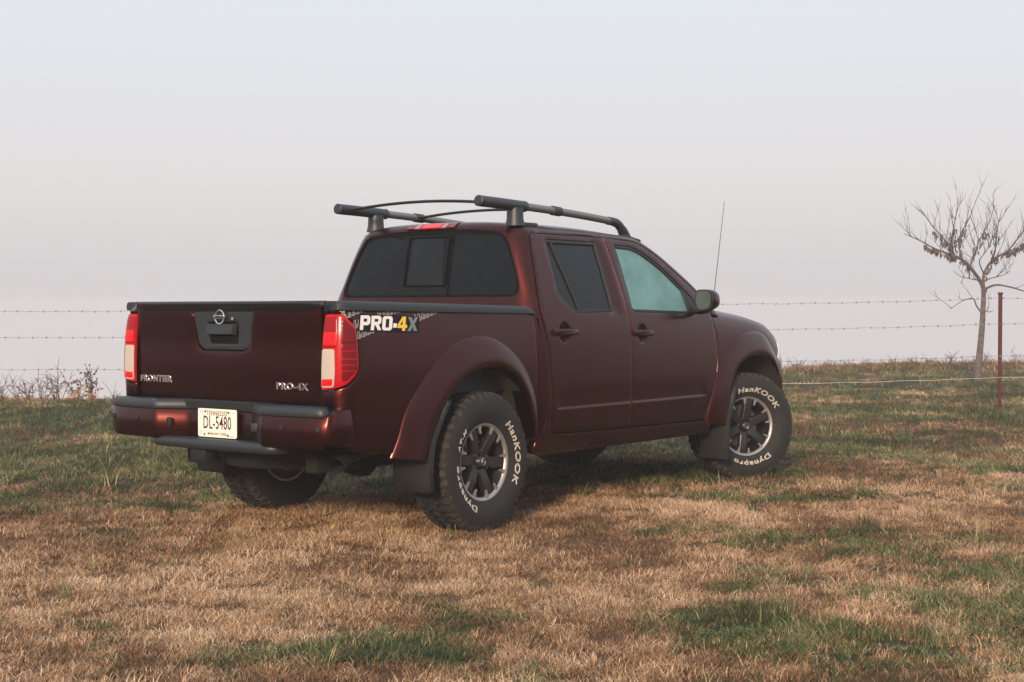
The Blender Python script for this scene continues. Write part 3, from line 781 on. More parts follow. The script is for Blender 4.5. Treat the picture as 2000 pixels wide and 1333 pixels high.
m = MB(); m.box((-1.09, 0, 1.01), (.03, 1.44, .50)); m.build('tailgate_inner', 'black_plastic', gate, smooth=False)
m = MB(); m.lathe([(.0, .006), (.008, .006), (.010, .003), (.010, 0)], 16)
lk = m.build('lock', 'chrome', gate); lk.rotation_euler = (0, 0, R(-90)); lk.location = (-1.152, -.096, 1.196)
# maker's emblem: ring with a lettered bar
EX = -1.158
m = MB(); ringp = [(EX, .036 * math.cos(a), 1.204 + .036 * math.sin(a)) for a in np.linspace(0, 2 * math.pi, 41)]
m.tube(ringp, .0058, 8, cap=False); m.box((EX - .002, 0, 1.204), (.010, .088, .021), bev=.003)
em = m.build('emblem', 'chrome', bz)
text('NISSAN', .0185, lambda a, b_, h: (EX - .0085 - h, -a, 1.204 + b_), 'ink', 'lettering', bz, extrude=.0004, bold=.0006, sx=1.12)
def gate_text(s, size, y, z, **k):
    x0 = float(tg(y, z)[0])
    return text(s, size, lambda a, b_, h: (x0 - .005 - h, y - a, z + b_), 'chrome', 'badge', gate, extrude=.0035, bev=.0016, **k)
gate_text('FRONTIER', .048, .565, .858, bold=.0010, sx=1.10, spacing=1.12)
gate_text('PRO-4X', .048, -.513, .846, bold=.0010, sx=1.22, spacing=1.18)
# spoiler on the tailgate's top edge
V = []; F = []; prof = [(-1.085, 1.274), (-1.09, 1.287), (-1.140, 1.289), (-1.178, 1.284), (-1.186, 1.275), (-1.165, 1.250), (-1.142, 1.234), (-1.12, 1.245)]
ys = [.745, .735, .715, .66, .4, .1, -.1, -.4, -.66, -.715, -.735, -.745]
for y in ys:
    e_ = 0 if abs(y) < .67 else (abs(y) - .67) / .075
    for j, (x, z) in enumerate(prof):
        bow = -.018 * (1 - (y / .74) ** 2) + .016
        xx = x + bow if x < -1.12 else x
        if j >= 3: xx = xx + (-1.118 - xx) * min(1, e_ * 1.0); z = z + (1.266 - z) * min(1, e_)
        V.append((xx, y, z))
n = len(prof)
for i in range(len(ys) - 1):
    for j in range(n): F.append((i * n + j, i * n + (j + 1) % n, (i + 1) * n + (j + 1) % n, (i + 1) * n + j))
F += [tuple(range(n)), tuple((len(ys) - 1) * n + j for j in range(n - 1, -1, -1))]
fix_normals(make('tailgate_spoiler', V, F, 'black_plastic', truck, sharp=35))

# ---- rear bumper
path = spline([(-1.02, .868), (-1.09, .880), (-1.155, .878), (-1.212, .842), (-1.240, .77), (-1.255, .65), (-1.262, .52), (-1.262, .425)], 5)
path = np.concatenate([path, spline([(-1.258, .412), (-1.21, .335), (-1.168, .262), (-1.160, .24)], 4), [(-1.158, .12), (-1.157, 0)]])
full = np.concatenate([path, (path * [1, -1])[::-1][1:]])
def sweep(pts, rows, closed=True):
    """pts plan (x,y); rows(i)-> list of (outward offset, z)"""
    t_ = np.gradient(pts, axis=0); n_ = np.stack([-t_[:, 1], t_[:, 0]], 1); n_ /= np.linalg.norm(n_, axis=1)[:, None]
    if np.mean(n_[:, 0]) > 0: n_ = -n_
    V = []; F = []
    for i, p_ in enumerate(pts):
        rw = rows(p_); k = len(rw)
        for o_, z in rw: V.append((p_[0] + n_[i, 0] * o_, p_[1] + n_[i, 1] * o_, z))
    for i in range(len(pts) - 1):
        for j in range(k): F.append((i * k + j, i * k + (j + 1) % k, (i + 1) * k + (j + 1) % k, (i + 1) * k + j))
    F += [tuple(range(k)), tuple((len(pts) - 1) * k + j for j in range(k - 1, -1, -1))]
    return V, F
def brow(p_):
    a = abs(p_[1]); wr = float(sstep(-1.225, -1.17, p_[0])) if a > .75 else 0; zb = .545 + .03 * float(sstep(.78, .87, a)) - .02 * wr
    zt = .708 + .036 * wr
    return [(-.05, zb), (-.012, zb), (-.004, zb + .012), (.0, (zb + zt) / 2), (-.003, zt - .008), (-.012, zt), (-.06, zt)]
bmp = fix_normals(make('rear_bumper', *sweep(full, brow), 'copper_paint', truck, sharp=50))
def prow(p_):
    a = abs(p_[1]); e_ = float(sstep(-1.232, -1.19, p_[0])) if a > .75 else 0; zt = .757 - .02 * e_
    return [(-.07, .706), (-.002 - .03 * e_, .706), (.002 - .03 * e_, .716), (-.002 - .03 * e_, zt - .016), (-.012 - .03 * e_, zt - .004), (-.03, zt), (-.09, zt)]
fix_normals(make('bumper_top_pad', *sweep(full[3:-3], prow), 'grey_plastic', bmp, sharp=50))
m = MB(); m.box((-1.10, 0, .735), (.14, 1.50, .03)); m.build('bumper_shelf', 'black_plastic', bmp, smooth=False)
sp = np.concatenate([spline([(-1.14, .50), (-1.20, .49), (-1.235, .45), (-1.246, .38), (-1.25, .2)], 4), [(-1.25, 0)]]); spf = np.concatenate([sp, (sp * [1, -1])[::-1][1:]])
fix_normals(make('bumper_step', *sweep(spf, lambda p_: [(-.10, .500), (-.016, .500), (-.003, .510), (.0, .530), (-.006, .548), (-.02, .556), (-.12, .556)]), 'grey_plastic', bmp, sharp=50))
for y in (.80, .56, -.56, -.80):
    i = np.argmin(np.abs(full[:, 1] - y) + (full[:, 0] > -1.15)); px_ = np.interp(-abs(y), -path[::1, 1], path[:, 0]) if False else full[i, 0]
    m = MB(); m.lathe([(.0, .006), (.013, .006), (.016, .003), (.016, -.01)], 16); q = m.build('parking_sensor', 'black_plastic', bmp)
    q.location = (px_, full[i, 1], .648); q.rotation_euler = (0, 0, R(-90) if abs(y) < .7 else R(-90 + (-18 if y > 0 else 18)))
for s_ in (1, -1):
    m = MB(); m.box((-1.216, s_ * .345, .635), (.025, .06, .045), rot=Matrix.Rotation(R(-29 * s_), 3, 'Z'), bev=.006); m.build('plate_lamp', 'black_plastic', bmp)
# number plate
pl = MB(); px0 = -1.176
pl.prism(rounded([(-.152, .076), (.152, .076), (.152, -.076), (-.152, -.076)], .012), lambda a, b_, h: (px0 - h, -a, .638 + b_), 0, .004)
plate = fix_normals(pl.build('number_plate', 'plate', bmp, sharp=30))
def ptx(s, size, a0, b0, m_='ink', **k): text(s, size, lambda a, b_, h: (px0 - .0046 - h, -(a + a0), .638 + b_ + b0), m_, 'plate_lettering', bmp, extrude=.0003, **k)
ptx('TENNESSEE', .036, 0, .051, bold=.0002, sx=.86, spacing=1.08)
ptx('DL-5480', .098, 0, -.001, bold=.0010, sx=.62, spacing=1.04)
ptx('MANUFACTURER', .020, 0, -.058, bold=.0002, sx=.92, spacing=1.06)
ptx('EXP', .014, -.122, .057, 'ink_grey'); ptx('1-16', .014, .118, .057, 'ink_grey'); ptx('E', .030, -.126, -.052, 'ink_grey')
mb = MB()
for a_, b_ in ((-.092, .060), (.092, .060), (-.100, -.062), (.085, -.062)): fix_normals(MB().prism([(.006 * math.cos(k * .785), .006 * math.sin(k * .785)) for k in range(8)], lambda p_, q_, h, a_=a_, b_=b_: (px0 - .0042 - h, -(p_ + a_), .638 + q_ + b_), 0, .003).build('plate_bolt', 'steel_dark', bmp))
pass
mb = MB(); mb.box((px0 - .0045, -.11, .638 - .067), (.001, .05, .004)); mb.build('plate_mark', 'ink_grey', bmp, smooth=False)

# ---- decal on the bed side: blocky slanted letters on a dark outline, over a tyre-track print
GL = {'P': [[(0, 0), (.26, 0), (.26, .32), (.62, .32), (.78, .46), (.78, .86), (.64, 1), (0, 1)], [(.26, .56), (.26, .78), (.52, .78), (.52, .56)]],
      'R': [[(0, 0), (.26, 0), (.26, .34), (.36, .34), (.56, 0), (.84, 0), (.62, .38), (.80, .50), (.80, .86), (.66, 1), (0, 1)], [(.26, .58), (.26, .78), (.54, .78), (.54, .58)]],
      'O': [[(.14, 0), (.68, 0), (.82, .14), (.82, .86), (.68, 1), (.14, 1), (0, .86), (0, .14)], [(.27, .20), (.27, .80), (.55, .80), (.55, .20)]],
      '-': [[(0, .22), (.30, .22), (.30, .52), (0, .52)]],
      '4': [[(.40, 0), (.66, 0), (.66, .20), (.80, .20), (.80, .42), (.66, .42), (.66, 1), (.36, 1), (0, .42), (0, .20), (.40, .20)], [(.20, .42), (.40, .74), (.40, .42)]],
      'X': [[(0, 0), (.28, 0), (.42, .30), (.56, 0), (.86, 0), (.58, .50), (.86, 1), (.58, 1), (.44, .70), (.30, 1), (0, 1), (.28, .50)]]}
DX0, DZ0, DH = -1.008, 1.140, .074
def dlift(a, b_): return bed(np.asarray(a) + 1.04, b_)
def dfoot(pts, x0): return np.array([(DX0 + x0 + (a + .22 * b_) * DH * 1.28, DZ0 - .012 * (x0 / .46) + b_ * DH) for a, b_ in pts])
decal = None; xx = 0
pos = []
for ch, adv, m_ in (('P', .90, 'decal_white'), ('R', .93, 'decal_white'), ('O', .93, 'decal_white'), ('-', .40, 'decal_white'), ('4', .87, 'decal_yellow'), ('X', .9, 'decal_grey')):
    pos.append((ch, xx, m_)); xx += adv * DH * 1.28 - .004
bs = [o for o in truck.children if o.name.startswith('bed_side')][0]
hull = np.array([(DX0 - .012, DZ0 - .008), (DX0 + .30, DZ0 - .018), (DX0 + .455, DZ0 - .020), (DX0 + .478, DZ0 + .068), (DX0 + .40, DZ0 + .072), (DX0 + .32, DZ0 + .072), (DX0 + .01, DZ0 + .082)])
make('decal_backing', *patch(rounded(hull, .012), dlift, step=.03, edge=0, depth=0, out=.0012), 'decal_navy', bs, smooth=False)
for ch, x0, m_ in pos:
    g_ = GL[ch]; make('decal_letter', *patch(dfoot(g_[0], x0), dlift, [dfoot(q, x0) for q in g_[1:]], step=.03, edge=0, depth=0, out=.0022), m_, bs, smooth=False)
blk = [(0, 0), (.55, 0), (.72, .18), (.72, .42), (.58, .58), (.30, .58), (.30, 1.05), (.12, 1.05), (.12, .9), (.0, .9)]
hole = [(.28, .14), (.46, .14), (.52, .24), (.52, .36), (.46, .44), (.28, .44)]
tm = MB()
def track(x0, z0, n, sz, slope, zmax, xmin=-9):
    for k in range(n):
        for pl_ in (blk, hole):
            P_ = [(x0 + k * sz * .86 + (a + .25 * b_) * sz, z0 + k * sz * .86 * slope + b_ * sz * .95) for a, b_ in pl_]
            for i in range(len(P_)):
                a, b_ = np.array(P_[i]), np.array(P_[(i + 1) % len(P_)])
                if max(a[1], b_[1]) > zmax or min(a[0], b_[0]) < xmin: continue
                d = (b_ - a) / (np.linalg.norm(b_ - a) + 1e-9); nn = np.array([-d[1], d[0]]) * .0022
                q = np.array([a - nn, b_ - nn, b_ + nn, a + nn]); X_, Y_, Z_ = dlift(q[:, 0], q[:, 1])
                tm.add([(X_[j], Y_[j] - .0007, Z_[j]) for j in range(4)], [(0, 1, 2, 3)])
track(-1.125, 1.196, 9, .040, .26, 1.238); track(-1.03, 1.098, 6, .040, .26, 1.238); track(-.62, 1.168, 8, .040, .26, 1.238); track(-1.05, 1.150, 3, .040, .26, 1.238); track(-.86, 1.206, 6, .036, .15, 1.238)
tm.build('decal_track_print', 'decal_line', bs, smooth=False)['kind'] = 'stuff'
# ---- wheels: built facing -y about the origin, then placed
TP = [(.205, .085), (.218, .101), (.226, .108), (.236, .112), (.255, .124), (.285, .1335), (.315, .1345), (.345, .1290), (.368, .1200), (.381, .1120), (.386, .100)]
TPR = np.array(TP)
def ty_y(r): return float(np.interp(r, TPR[:, 0], TPR[:, 1]))
def wheel(name, loc, rotz, spin, rim_detail=True):
    rim = MB()
    rim.lathe([(.150, -.10), (.196, -.10), (.205, -.095), (.200, -.06), (.190, .0), (.195, .05), (.207, .088)], 64)
    rim.lathe([(.2, .086), (.204, .094), (.2135, .1015), (.2205, .1015), (.2225, .098), (.221, .085), (.214, .08)], 64, k=1)
    rim.lathe([(.2, -.094), (.206, -.1005), (.2205, -.1005), (.2225, -.097), (.218, -.085)], 64, k=1)
    rim.lathe([(.0, .045), (.05, .045), (.055, .03), (.055, -.06)], 32, k=0)
    rim.lathe([(.0, -.02), (.155, -.02), (.16, -.028), (.16, -.05)], 40, k=2)       # brake disc
    o = rim.build('wheel', 'wheel_dark', truck, mats=['wheel_dark', 'machined', 'rotor'], sharp=45)
    kids = []
    t_ = MB()
    prof = TP + [(.387, .06), (.387, -.06)] + [(r_, -a) for r_, a in TP[::-1]]
    t_.lathe(prof, 96); tyre_ = t_.build('tyre', 'tyre', o, sharp=50); kids.append(tyre_)
    # tread blocks and shoulder lugs
    b_ = MB(); N = 46
    def blk(a0, a1, y0, y1, r0, r1, sk=0, k=0):
        V = []
        for r_ in (r0, r1):
            sh = .0 if r_ == r0 else .0035 / .39
            for a, y in ((a0 + sh, y0), (a1 - sh, y0), (a1 - sh + sk, y1), (a0 + sh + sk, y1)):
                V.append((r_ * math.cos(a), -y, r_ * math.sin(a)))
        b_.add(V, [(4, 5, 6, 7), (0, 1, 5, 4), (1, 2, 6, 5), (2, 3, 7, 6), (3, 0, 4, 7)], k)
    da = 2 * math.pi / N
    for i in range(N):
        a = i * da
        for row, (y0, y1, ph, wd, sk) in enumerate(((-.098, -.062, .0, .68, .03), (-.055, -.022, .5, .72, -.05), (-.016, .016, .1, .70, .05), (.022, .055, .6, .72, -.05), (.062, .098, .2, .68, .03))):
            a0 = a + ph * da; blk(a0, a0 + wd * da, y0, y1, .3855, .3975, sk)
        for s_ in (1, -1):                          # lugs running down the shoulder
            L_ = (.356 if i % 2 else .366); a0 = a + (.2 if s_ > 0 else 0) * da; a1 = a0 + .62 * da
            V = []
            for (r_, y_) in ((.396, .098), (.388, .113), (L_ + .012, ty_y(L_ + .012) + .0045), (L_, ty_y(L_) + .0015)):
                for a_ in (a0, a1): V.append((r_ * math.cos(a_), -s_ * y_, r_ * math.sin(a_)))
            for (r_, y_) in ((.384, .098), (.378, .108), (L_ + .010, ty_y(L_ + .010) - .004), (L_, ty_y(L_) - .004)):
                for a_ in (a0, a1): V.append((r_ * math.cos(a_), -s_ * y_, r_ * math.sin(a_)))
            F = [(0, 1, 3, 2), (2, 3, 5, 4), (4, 5, 7, 6), (0, 2, 10, 8), (2, 4, 12, 10), (4, 6, 14, 12), (1, 9, 11, 3), (3, 11, 13, 5), (5, 13, 15, 7)]
            b_.add(V, F, 1)
    tb = b_.build('tread', 'tread', o, mats=['tread', 'tyre_shoulder'], smooth=False); fix_normals(tb); tb['kind'] = 'stuff'
    # six dark spokes, twelve bright wedges on the rim lip
    sp_ = MB(); tb_ = MB()
    for k in range(6):
        c, s_ = math.cos(k * math.pi / 3), math.sin(k * math.pi / 3)
        def fn(a, b2, h, c=c, s_=s_): return (a * c - b2 * s_, -h, a * s_ + b2 * c)
        m = MB()
        rows = [(.045, .028, .066, .030), (.075, .029, .072, .034), (.13, .029, .078, .042), (.185, .0285, .082, .05), (.2005, .0275, .080, .055)]
        V = []; F = []
        for r_, hw, ht, hb in rows:
            for b2, h in ((-hw - .006, hb), (-hw, ht - .004), (-hw + .005, ht), (hw - .005, ht), (hw, ht - .004), (hw + .006, hb)): V.append(fn(r_, b2, h))
        for i in range(len(rows) - 1):
            for j in range(5): F.append((i * 6 + j, i * 6 + j + 1, i * 6 + 7 + j, i * 6 + 6 + j))
        F.append(tuple((len(rows) - 1) * 6 + j for j in range(6)))
        m.add(V, F); q = fix_normals(m.build('spoke', 'wheel_dark', o, sharp=30)); kids.append(q)
        for sg in (-1, 1):
            P_ = [(.209, sg * .034), (.207, sg * .070), (.180, sg * .050), (.157, sg * .044), (.157, sg * .036)]
            fix_normals(MB().prism(P_, fn, .085, .0965).build('rim_wedge', 'machined', o, sharp=30))
    m = MB()
    for k in range(6):
        a = k * math.pi / 3 + math.pi / 6; cx, cz = .062 * math.cos(a), .062 * math.sin(a)
        P_ = [(cx + .010 * math.cos(j * math.pi / 3), cz + .010 * math.sin(j * math.pi / 3)) for j in range(6)]
        fix_normals(MB().prism(P_, lambda p_, q_, h: (p_, -h, q_), .04, .080).build('lug_nut', 'steel_dark', o))
    m = MB(); m.lathe([(.0, .094), (.022, .094), (.030, .090), (.036, .080), (.040, .05)], 24); cap = m.build('centre_cap', 'wheel_dark', o)
    m = MB(); ca = -R(spin)
    def cp(a, b2, h): return (a * math.cos(ca) - b2 * math.sin(ca), -.095 - h, a * math.sin(ca) + b2 * math.cos(ca))
    m.tube([cp(.018 * math.cos(a), .018 * math.sin(a), 0) for a in np.linspace(0, 2 * math.pi, 25)], .0026, 6, cap=False)
    m.prism([(-.021, -.0045), (.021, -.0045), (.021, .0045), (-.021, .0045)], cp, 0, .003)
    fix_normals(m.build('cap_emblem', 'chrome', o))
    # raised white letters round the sidewall
    def arc(a0, r0=.2735):
        def f(a, b2, h):
            r_ = r0 + b2; an = a0 - a / r0; return (r_ * math.cos(an), -(ty_y(r_) + .0012 + h), r_ * math.sin(an))
        return f
    A0, A1 = wheel.text
    text('HanKOOK', .051, arc(R(A0 - spin)), 'tyre_white', 'tyre_lettering', o, outline=.0011, shear=.15, sx=1.50, spacing=1.16)
    text('Dynapro', .048, arc(R(A1 - spin)), 'tyre_white', 'tyre_lettering', o, outline=.0011, sx=1.66, spacing=1.2)
    text('AT-M', .042, arc(R(A1 - spin - 64)), 'tyre_white', 'tyre_lettering', o, extrude=.0004, sx=1.15, spacing=1.2, shear=.2, bold=.0005)
    o.location = loc; o.rotation_euler = (0, R(-spin), rotz)
    return o
def place(loc, rotz, spin, texts):
    wheel.text = texts
    o = wheel('wheel', (0, 0, 0), 0, spin)
    o.matrix_local = Matrix.Translation(loc) @ Matrix.Rotation(rotz, 4, 'Z') @ Matrix.Rotation(-R(spin), 4, 'Y')
    return o
ZW = .388
place((0, -.785, ZW), 0, -7, (11, -146))
place((3.2, -.790, ZW), R(-30), 22, (71, -84))
place((0, .785, ZW), R(180), 14, (100, -80))
place((3.2, .770, ZW), R(180 - 26), 40, (60, -120))

# ---- wheel arches, mud flaps, chassis
for (cx, r_, s_) in ((0, .50, -1), (0, .50, 1), (3.235, .50, -1), (3.235, .50, 1)):
    V = []; F = []; n = 20
    for i in range(n + 1):
        a = R(7 + 166 * i / n); rx = r_ * (1.02 if cx else .98)
        for y in (.895, .60, .50): V.append((cx + rx * math.cos(a), s_ * y, .42 + rx * .98 * math.sin(a)))
    for i in range(n):
        for j in range(2): F.append((i * 3 + j, i * 3 + j + 1, i * 3 + 4 + j, i * 3 + 3 + j))
    F.append(tuple(i * 3 + 2 for i in range(n + 1)))
    make('wheel_arch_liner', V, F, 'liner', truck)
def mudflap(rows, s_):
    V = []; F = []
    for z, x, yo, yi in rows:
        for dx, y in ((0, yo), (-.016, yo - .006), (-.022, yi + .02), (-.006, yi), (.012, yi), (.018, yo - .004)): V.append((x + dx, s_ * y, z))
    for i in range(len(rows) - 1):
        for j in range(6): F.append((i * 6 + j, i * 6 + (j + 1) % 6, i * 6 + 6 + (j + 1) % 6, i * 6 + 6 + j))
    F += [tuple(range(6)), tuple((len(rows) - 1) * 6 + j for j in range(5, -1, -1))]
    fix_normals(make('mud_flap', V, F, 'flap_rubber', truck, sharp=60))
for s_ in (-1, 1):
    mudflap([(.265, -.500, .915, .690), (.275, -.505, .932, .665), (.40, -.512, .934, .660), (.50, -.500, .934, .662), (.575, -.470, .934, .70), (.65, -.425, .934, .83), (.70, -.392, .934, .885), (.752, -.355, .932, .905)], s_)
    mudflap([(.18, 2.775, .925, .715), (.20, 2.77, .932, .70), (.35, 2.765, .934, .70), (.46, 2.780, .934, .72), (.55, 2.815, .934, .80), (.62, 2.85, .934, .87), (.69, 2.885, .932, .895)], s_)
m = MB()
m.box((1.55, 0, .50), (2.35, 1.62, .12)); m.box((-.2, 0, .68), (1.9, 1.30, .10)); m.box((3.35, 0, .62), (.95, .95, .30)); m.box((2.6, 0, .60), (.5, 1.4, .25))
m.build('light_block_floor', 'under', truck, smooth=False)  # dark underbody boxes, added so that no light passes through
m = MB()
for s_ in (-1, 1):
    m.box((1.5, s_ * .47, .44), (4.9, .09, .12), bev=.01)
    m.tube([(-.62, s_ * .53, .50), (-.3, s_ * .53, .40), (0, s_ * .53, .36), (.35, s_ * .53, .40), (.7, s_ * .53, .48)], .028, 8)
m.box((-.80, 0, .50), (.08, .95, .10)); m.box((.8, 0, .42), (.1, .95, .08)); m.box((2.2, 0, .38), (.4, .7, .08)); m.box((1.2, .2, .40), (.9, .42, .20), bev=.04); m.box((2.75, 0, .40), (.35, .95, .10))
m.build('chassis', 'under', truck, sharp=30)
m = MB(); m.tube([(0, -.70, ZW), (0, .70, ZW)], .042, 12); m.tube([(-.12, .06, ZW), (-.08, .06, ZW), (0, .06, ZW), (.10, .06, ZW)], [.07, .13, .15, .06], 14); m.tube([(.1, .06, ZW), (1.6, .05, .42)], .035, 10)
m.build('rear_axle', 'under', truck)
m = MB(); m.tube([(3.2, -.68, ZW), (3.2, .68, ZW)], .04, 12); m.build('front_axle', 'under', truck)
m = MB(); m.tube([(-.20, .40, .36), (-.02, .46, .72)], .028, 10); m.build('shock_absorber', 'yellow_paint', truck)
m = MB(); m.tube([(-.20, -.46, .36), (-.02, -.46, .72)], .028, 10); m.build('shock_absorber', 'yellow_paint', truck)
m = MB()
for (r0, r1) in ((.33, .36),): pass
sv = MB(); sv.lathe([(.20, .10), (.23, .125), (.30, .13), (.36, .115), (.385, .08), (.385, -.08), (.36, -.115), (.20, -.1)], 40); spare = sv.build('spare_tyre', 'tyre', truck)
spare.rotation_euler = (R(90), 0, 0); spare.location = (-.64, .02, .505)
m = MB(); m.tube([(.4, -.50, .46), (-.3, -.58, .50), (-.62, -.60, .49), (-.86, -.66, .475), (-1.00, -.725, .455), (-1.055, -.755, .447)], [.03, .03, .03, .034, .037, .037], 14, cap=False)
m.tube([(-1.05, -.752, .448), (-.95, -.70, .465)], [.032, .032], 14, cap=False)
m.build('exhaust_pipe', 'steel_dark', truck)
m = MB(); m.box((-1.16, .13, .475), (.10, .14, .11), bev=.04); m.build('tow_bracket', 'black_plastic', truck)

# ---- roof rack
for s_ in (-1, 1):
    y = s_ * .575
    rk = MB(); zr = 1.868
    xs = [(.43, zr + .022), (.8, zr + .014), (1.2, zr + .002), (1.5, zr - .012), (1.745, zr - .026)]
    rk.tube([(x, y, z) for x, z in spline(xs, 6)], .026, 14, flat=.95); rack = rk.build('roof_rack_rail', 'rail_silver', truck)
    m = MB(); m.tube([(x, y, z) for x, z in spline([(.330, zr + .024), (.338, zr + .0235), (.36, zr + .022), (.5, zr + .020), (.775, zr + .014), (.782, zr + .014)], 4)], [.016] + [.027] * 3 + [.034] * 14 + [.035] * 2 + [.026], 16)
    m.build('rail_end_cap', 'grey_plastic', rack)
    m = MB(); zz = 1.768
    m.tube([(.70, y, zz - .01), (.70, y, zz + .03), (.70, y, zz + .10)], [.062, .053, .050], 16); m.box((.775, y, zz + .002), (.22, .085, .026), bev=.011); m.build('rack_foot', 'grey_plastic', rack)
    m = MB(); m.tube([(x, y, z) for x, z in spline([(1.735, zr - .026), (1.80, zr - .030), (1.86, zr - .045), (1.92, zr - .090), (1.965, zr - .135)], 5)], [.0285] * 6 + [.030] * 8 + [.034] * 7, 14); m.box((1.99, y, 1.728), (.20, .085, .03), rot=Matrix.Rotation(R(8), 3, 'Y'), bev=.012); m.build('rack_front_foot', 'grey_plastic', rack)
    m = MB(); m.tube([(1.09, y, zr + .006), (1.17, y, zr + .003)], .031, 14); m.build('crossbar_clamp', 'grey_plastic', rack)
for x0, z0 in ((.44, 1.885), (1.13, 1.872)):
    m = MB(); m.tube([(x0, y, z0 + .030 * (1 - (y / .57) ** 2)) for y in np.linspace(-.57, .57, 17)], .017, 8, flat=.55); m.build('roof_rack_crossbar', 'black_plastic', truck)

# ---- mirrors, aerial
for s_ in (-1, 1):
    V = []; F = []
    secs = [(2.270, .84, .88), (2.285, .95, .97), (2.315, 1.0, 1.0), (2.350, .97, .95), (2.385, .86, .80), (2.405, .55, .5)]
    base = rounded([(.945, 1.388), (1.060, 1.382), (1.078, 1.31), (1.062, 1.250), (.965, 1.232), (.935, 1.29)], .035, 4); c = base.mean(0); n = len(base)
    for x, ky, kz in secs:
        for a, b_ in base: V.append((x + .08 * (a - 1.03), s_ * (c[0] + (a - c[0]) * ky), c[1] + (b_ - c[1]) * kz))
    for i in range(len(secs) - 1):
        for j in range(n): F.append((i * n + j, i * n + (j + 1) % n, (i + 1) * n + (j + 1) % n, (i + 1) * n + j))
    F.append(tuple((len(secs) - 1) * n + j for j in range(n))); F.append(tuple(range(n)))
    mo = fix_normals(make('door_mirror', V, F, 'copper_paint', truck, sharp=50))
    m = MB(); m.prism([(c[0] + (a - c[0]) * .80, c[1] + (b_ - c[1]) * .84) for a, b_ in base], lambda p_, q_, h: (2.268 + .08 * (p_ - 1.03) - h, s_ * p_, q_), 0, .004); fix_normals(m.build('mirror_glass', 'mirror_glass', mo))
    m = MB(); m.prism([(c[0] + (a - c[0]) * .96, c[1] + (b_ - c[1]) * .98) for a, b_ in base], lambda p_, q_, h: (2.274 + .08 * (p_ - 1.03) - h, s_ * p_, q_), -.01, .003); fix_normals(m.build('mirror_rim', 'black_plastic', mo))
    m = MB(); m.tube([(2.40, s_ * .84, 1.245), (2.375, s_ * .92, 1.235), (2.36, s_ * 1.0, 1.245)], [.045, .036, .03], 10, flat=.6); m.build('mirror_arm', 'black_plastic', mo)
m = MB(); m.tube([(2.80, -.765, 1.225), (2.82, -.767, 1.26), (2.96, -.785, 2.035)], [.007, .003, .0018], 6); m.tube([(2.796, -.765, 1.21), (2.80, -.765, 1.23)], .016, 10)
m.build('aerial', 'black_plastic', truck)

# ---- interior
def seat(x, y, wdt, zt=1.30):
    m = MB(); m.box((x + .05, y, .80), (.52, wdt, .16), bev=.05); m.box((x - .22, y, zt - .22), (.14, wdt * .95, .62), rot=Matrix.Rotation(R(-14), 3, 'Y'), bev=.05)
    return m
for s_ in (-1, 1):
    m = seat(1.72, s_ * .36, .52); m.box((1.40, s_ * .36, 1.44), (.10, .28, .17), rot=Matrix.Rotation(R(-12), 3, 'Y'), bev=.045); m.build('front_seat', 'interior', truck)
m = seat(.98, 0, 1.36, 1.26)
for y in (-.42, 0, .42): m.box((.69, y, 1.36), (.09, .26, .13), bev=.04)
m.build('rear_seat', 'interior', truck)
m = MB(); m.box((2.50, 0, 1.08), (.36, 1.46, .26), bev=.08); m.box((2.33, .38, 1.18), (.14, .40, .10), bev=.04); m.build('dashboard', 'interior', truck)
m = MB(); cyl = [(2.17 + .06 * math.sin(a), .38 + .185 * math.cos(a), 1.17 + .175 * math.sin(a)) for a in np.linspace(0, 2 * math.pi, 33)]
m.tube(cyl, .016, 8, cap=False); m.box((2.18, .38, 1.165), (.04, .16, .12), bev=.02); m.tube([(2.18, .38, 1.165), (2.40, .38, 1.08)], .03, 8)
m.tube([(2.16, .22, 1.16), (2.18, .54, 1.16)], .015, 6); m.build('steering_wheel', 'interior', truck)
m = MB(); m.box((1.5, 0, .62), (2.1, 1.5, .05)); m.build('cab_floor', 'interior', truck, smooth=False)
# ================================================================== grass, fence, tree, weeds, haze
def leafmat(name, stops, rough=.8, trans=.0, attr='tint'):
    m = bpy.data.materials.new(name); m.use_nodes = True; t, b = nodes_of(m); MATS[name] = m
    a = t.nodes.new('ShaderNodeAttribute'); a.attribute_type = 'INSTANCER'; a.attribute_name = attr
    r = t.nodes.new('ShaderNodeValToRGB'); e = r.color_ramp.elements
    e[0].position, e[0].color = stops[0][0], (*stops[0][1], 1); e[1].position, e[1].color = stops[-1][0], (*stops[-1][1], 1)
    for p_, c in stops[1:-1]: q = e.new(p_); q.color = (*c, 1)
    bt = t.nodes.new('ShaderNodeAttribute'); bt.attribute_name = 'blade'; ad = t.nodes.new('ShaderNodeMath'); ad.operation = 'MULTIPLY_ADD'; ad.inputs[1].default_value = .75
    t.links.new(bt.outputs['Fac'], ad.inputs[0]); t.links.new(a.outputs['Fac'], ad.inputs[2])
    t.links.new(ad.outputs[0], r.inputs[0]); t.links.new(r.outputs[0], b.inputs['Base Color'])
    b.inputs['Roughness'].default_value = rough; b.inputs['Specular IOR Level'].default_value = .25
    return m
leafmat('dry_blade', [(0, (.075, .040, .024)), (.35, (.25, .140, .073)), (.7, (.45, .28, .155)), (1, (.60, .43, .29))])
leafmat('green_blade', [(0, (.026, .036, .014)), (.4, (.072, .092, .032)), (.75, (.14, .16, .060)), (1, (.32, .27, .15))])
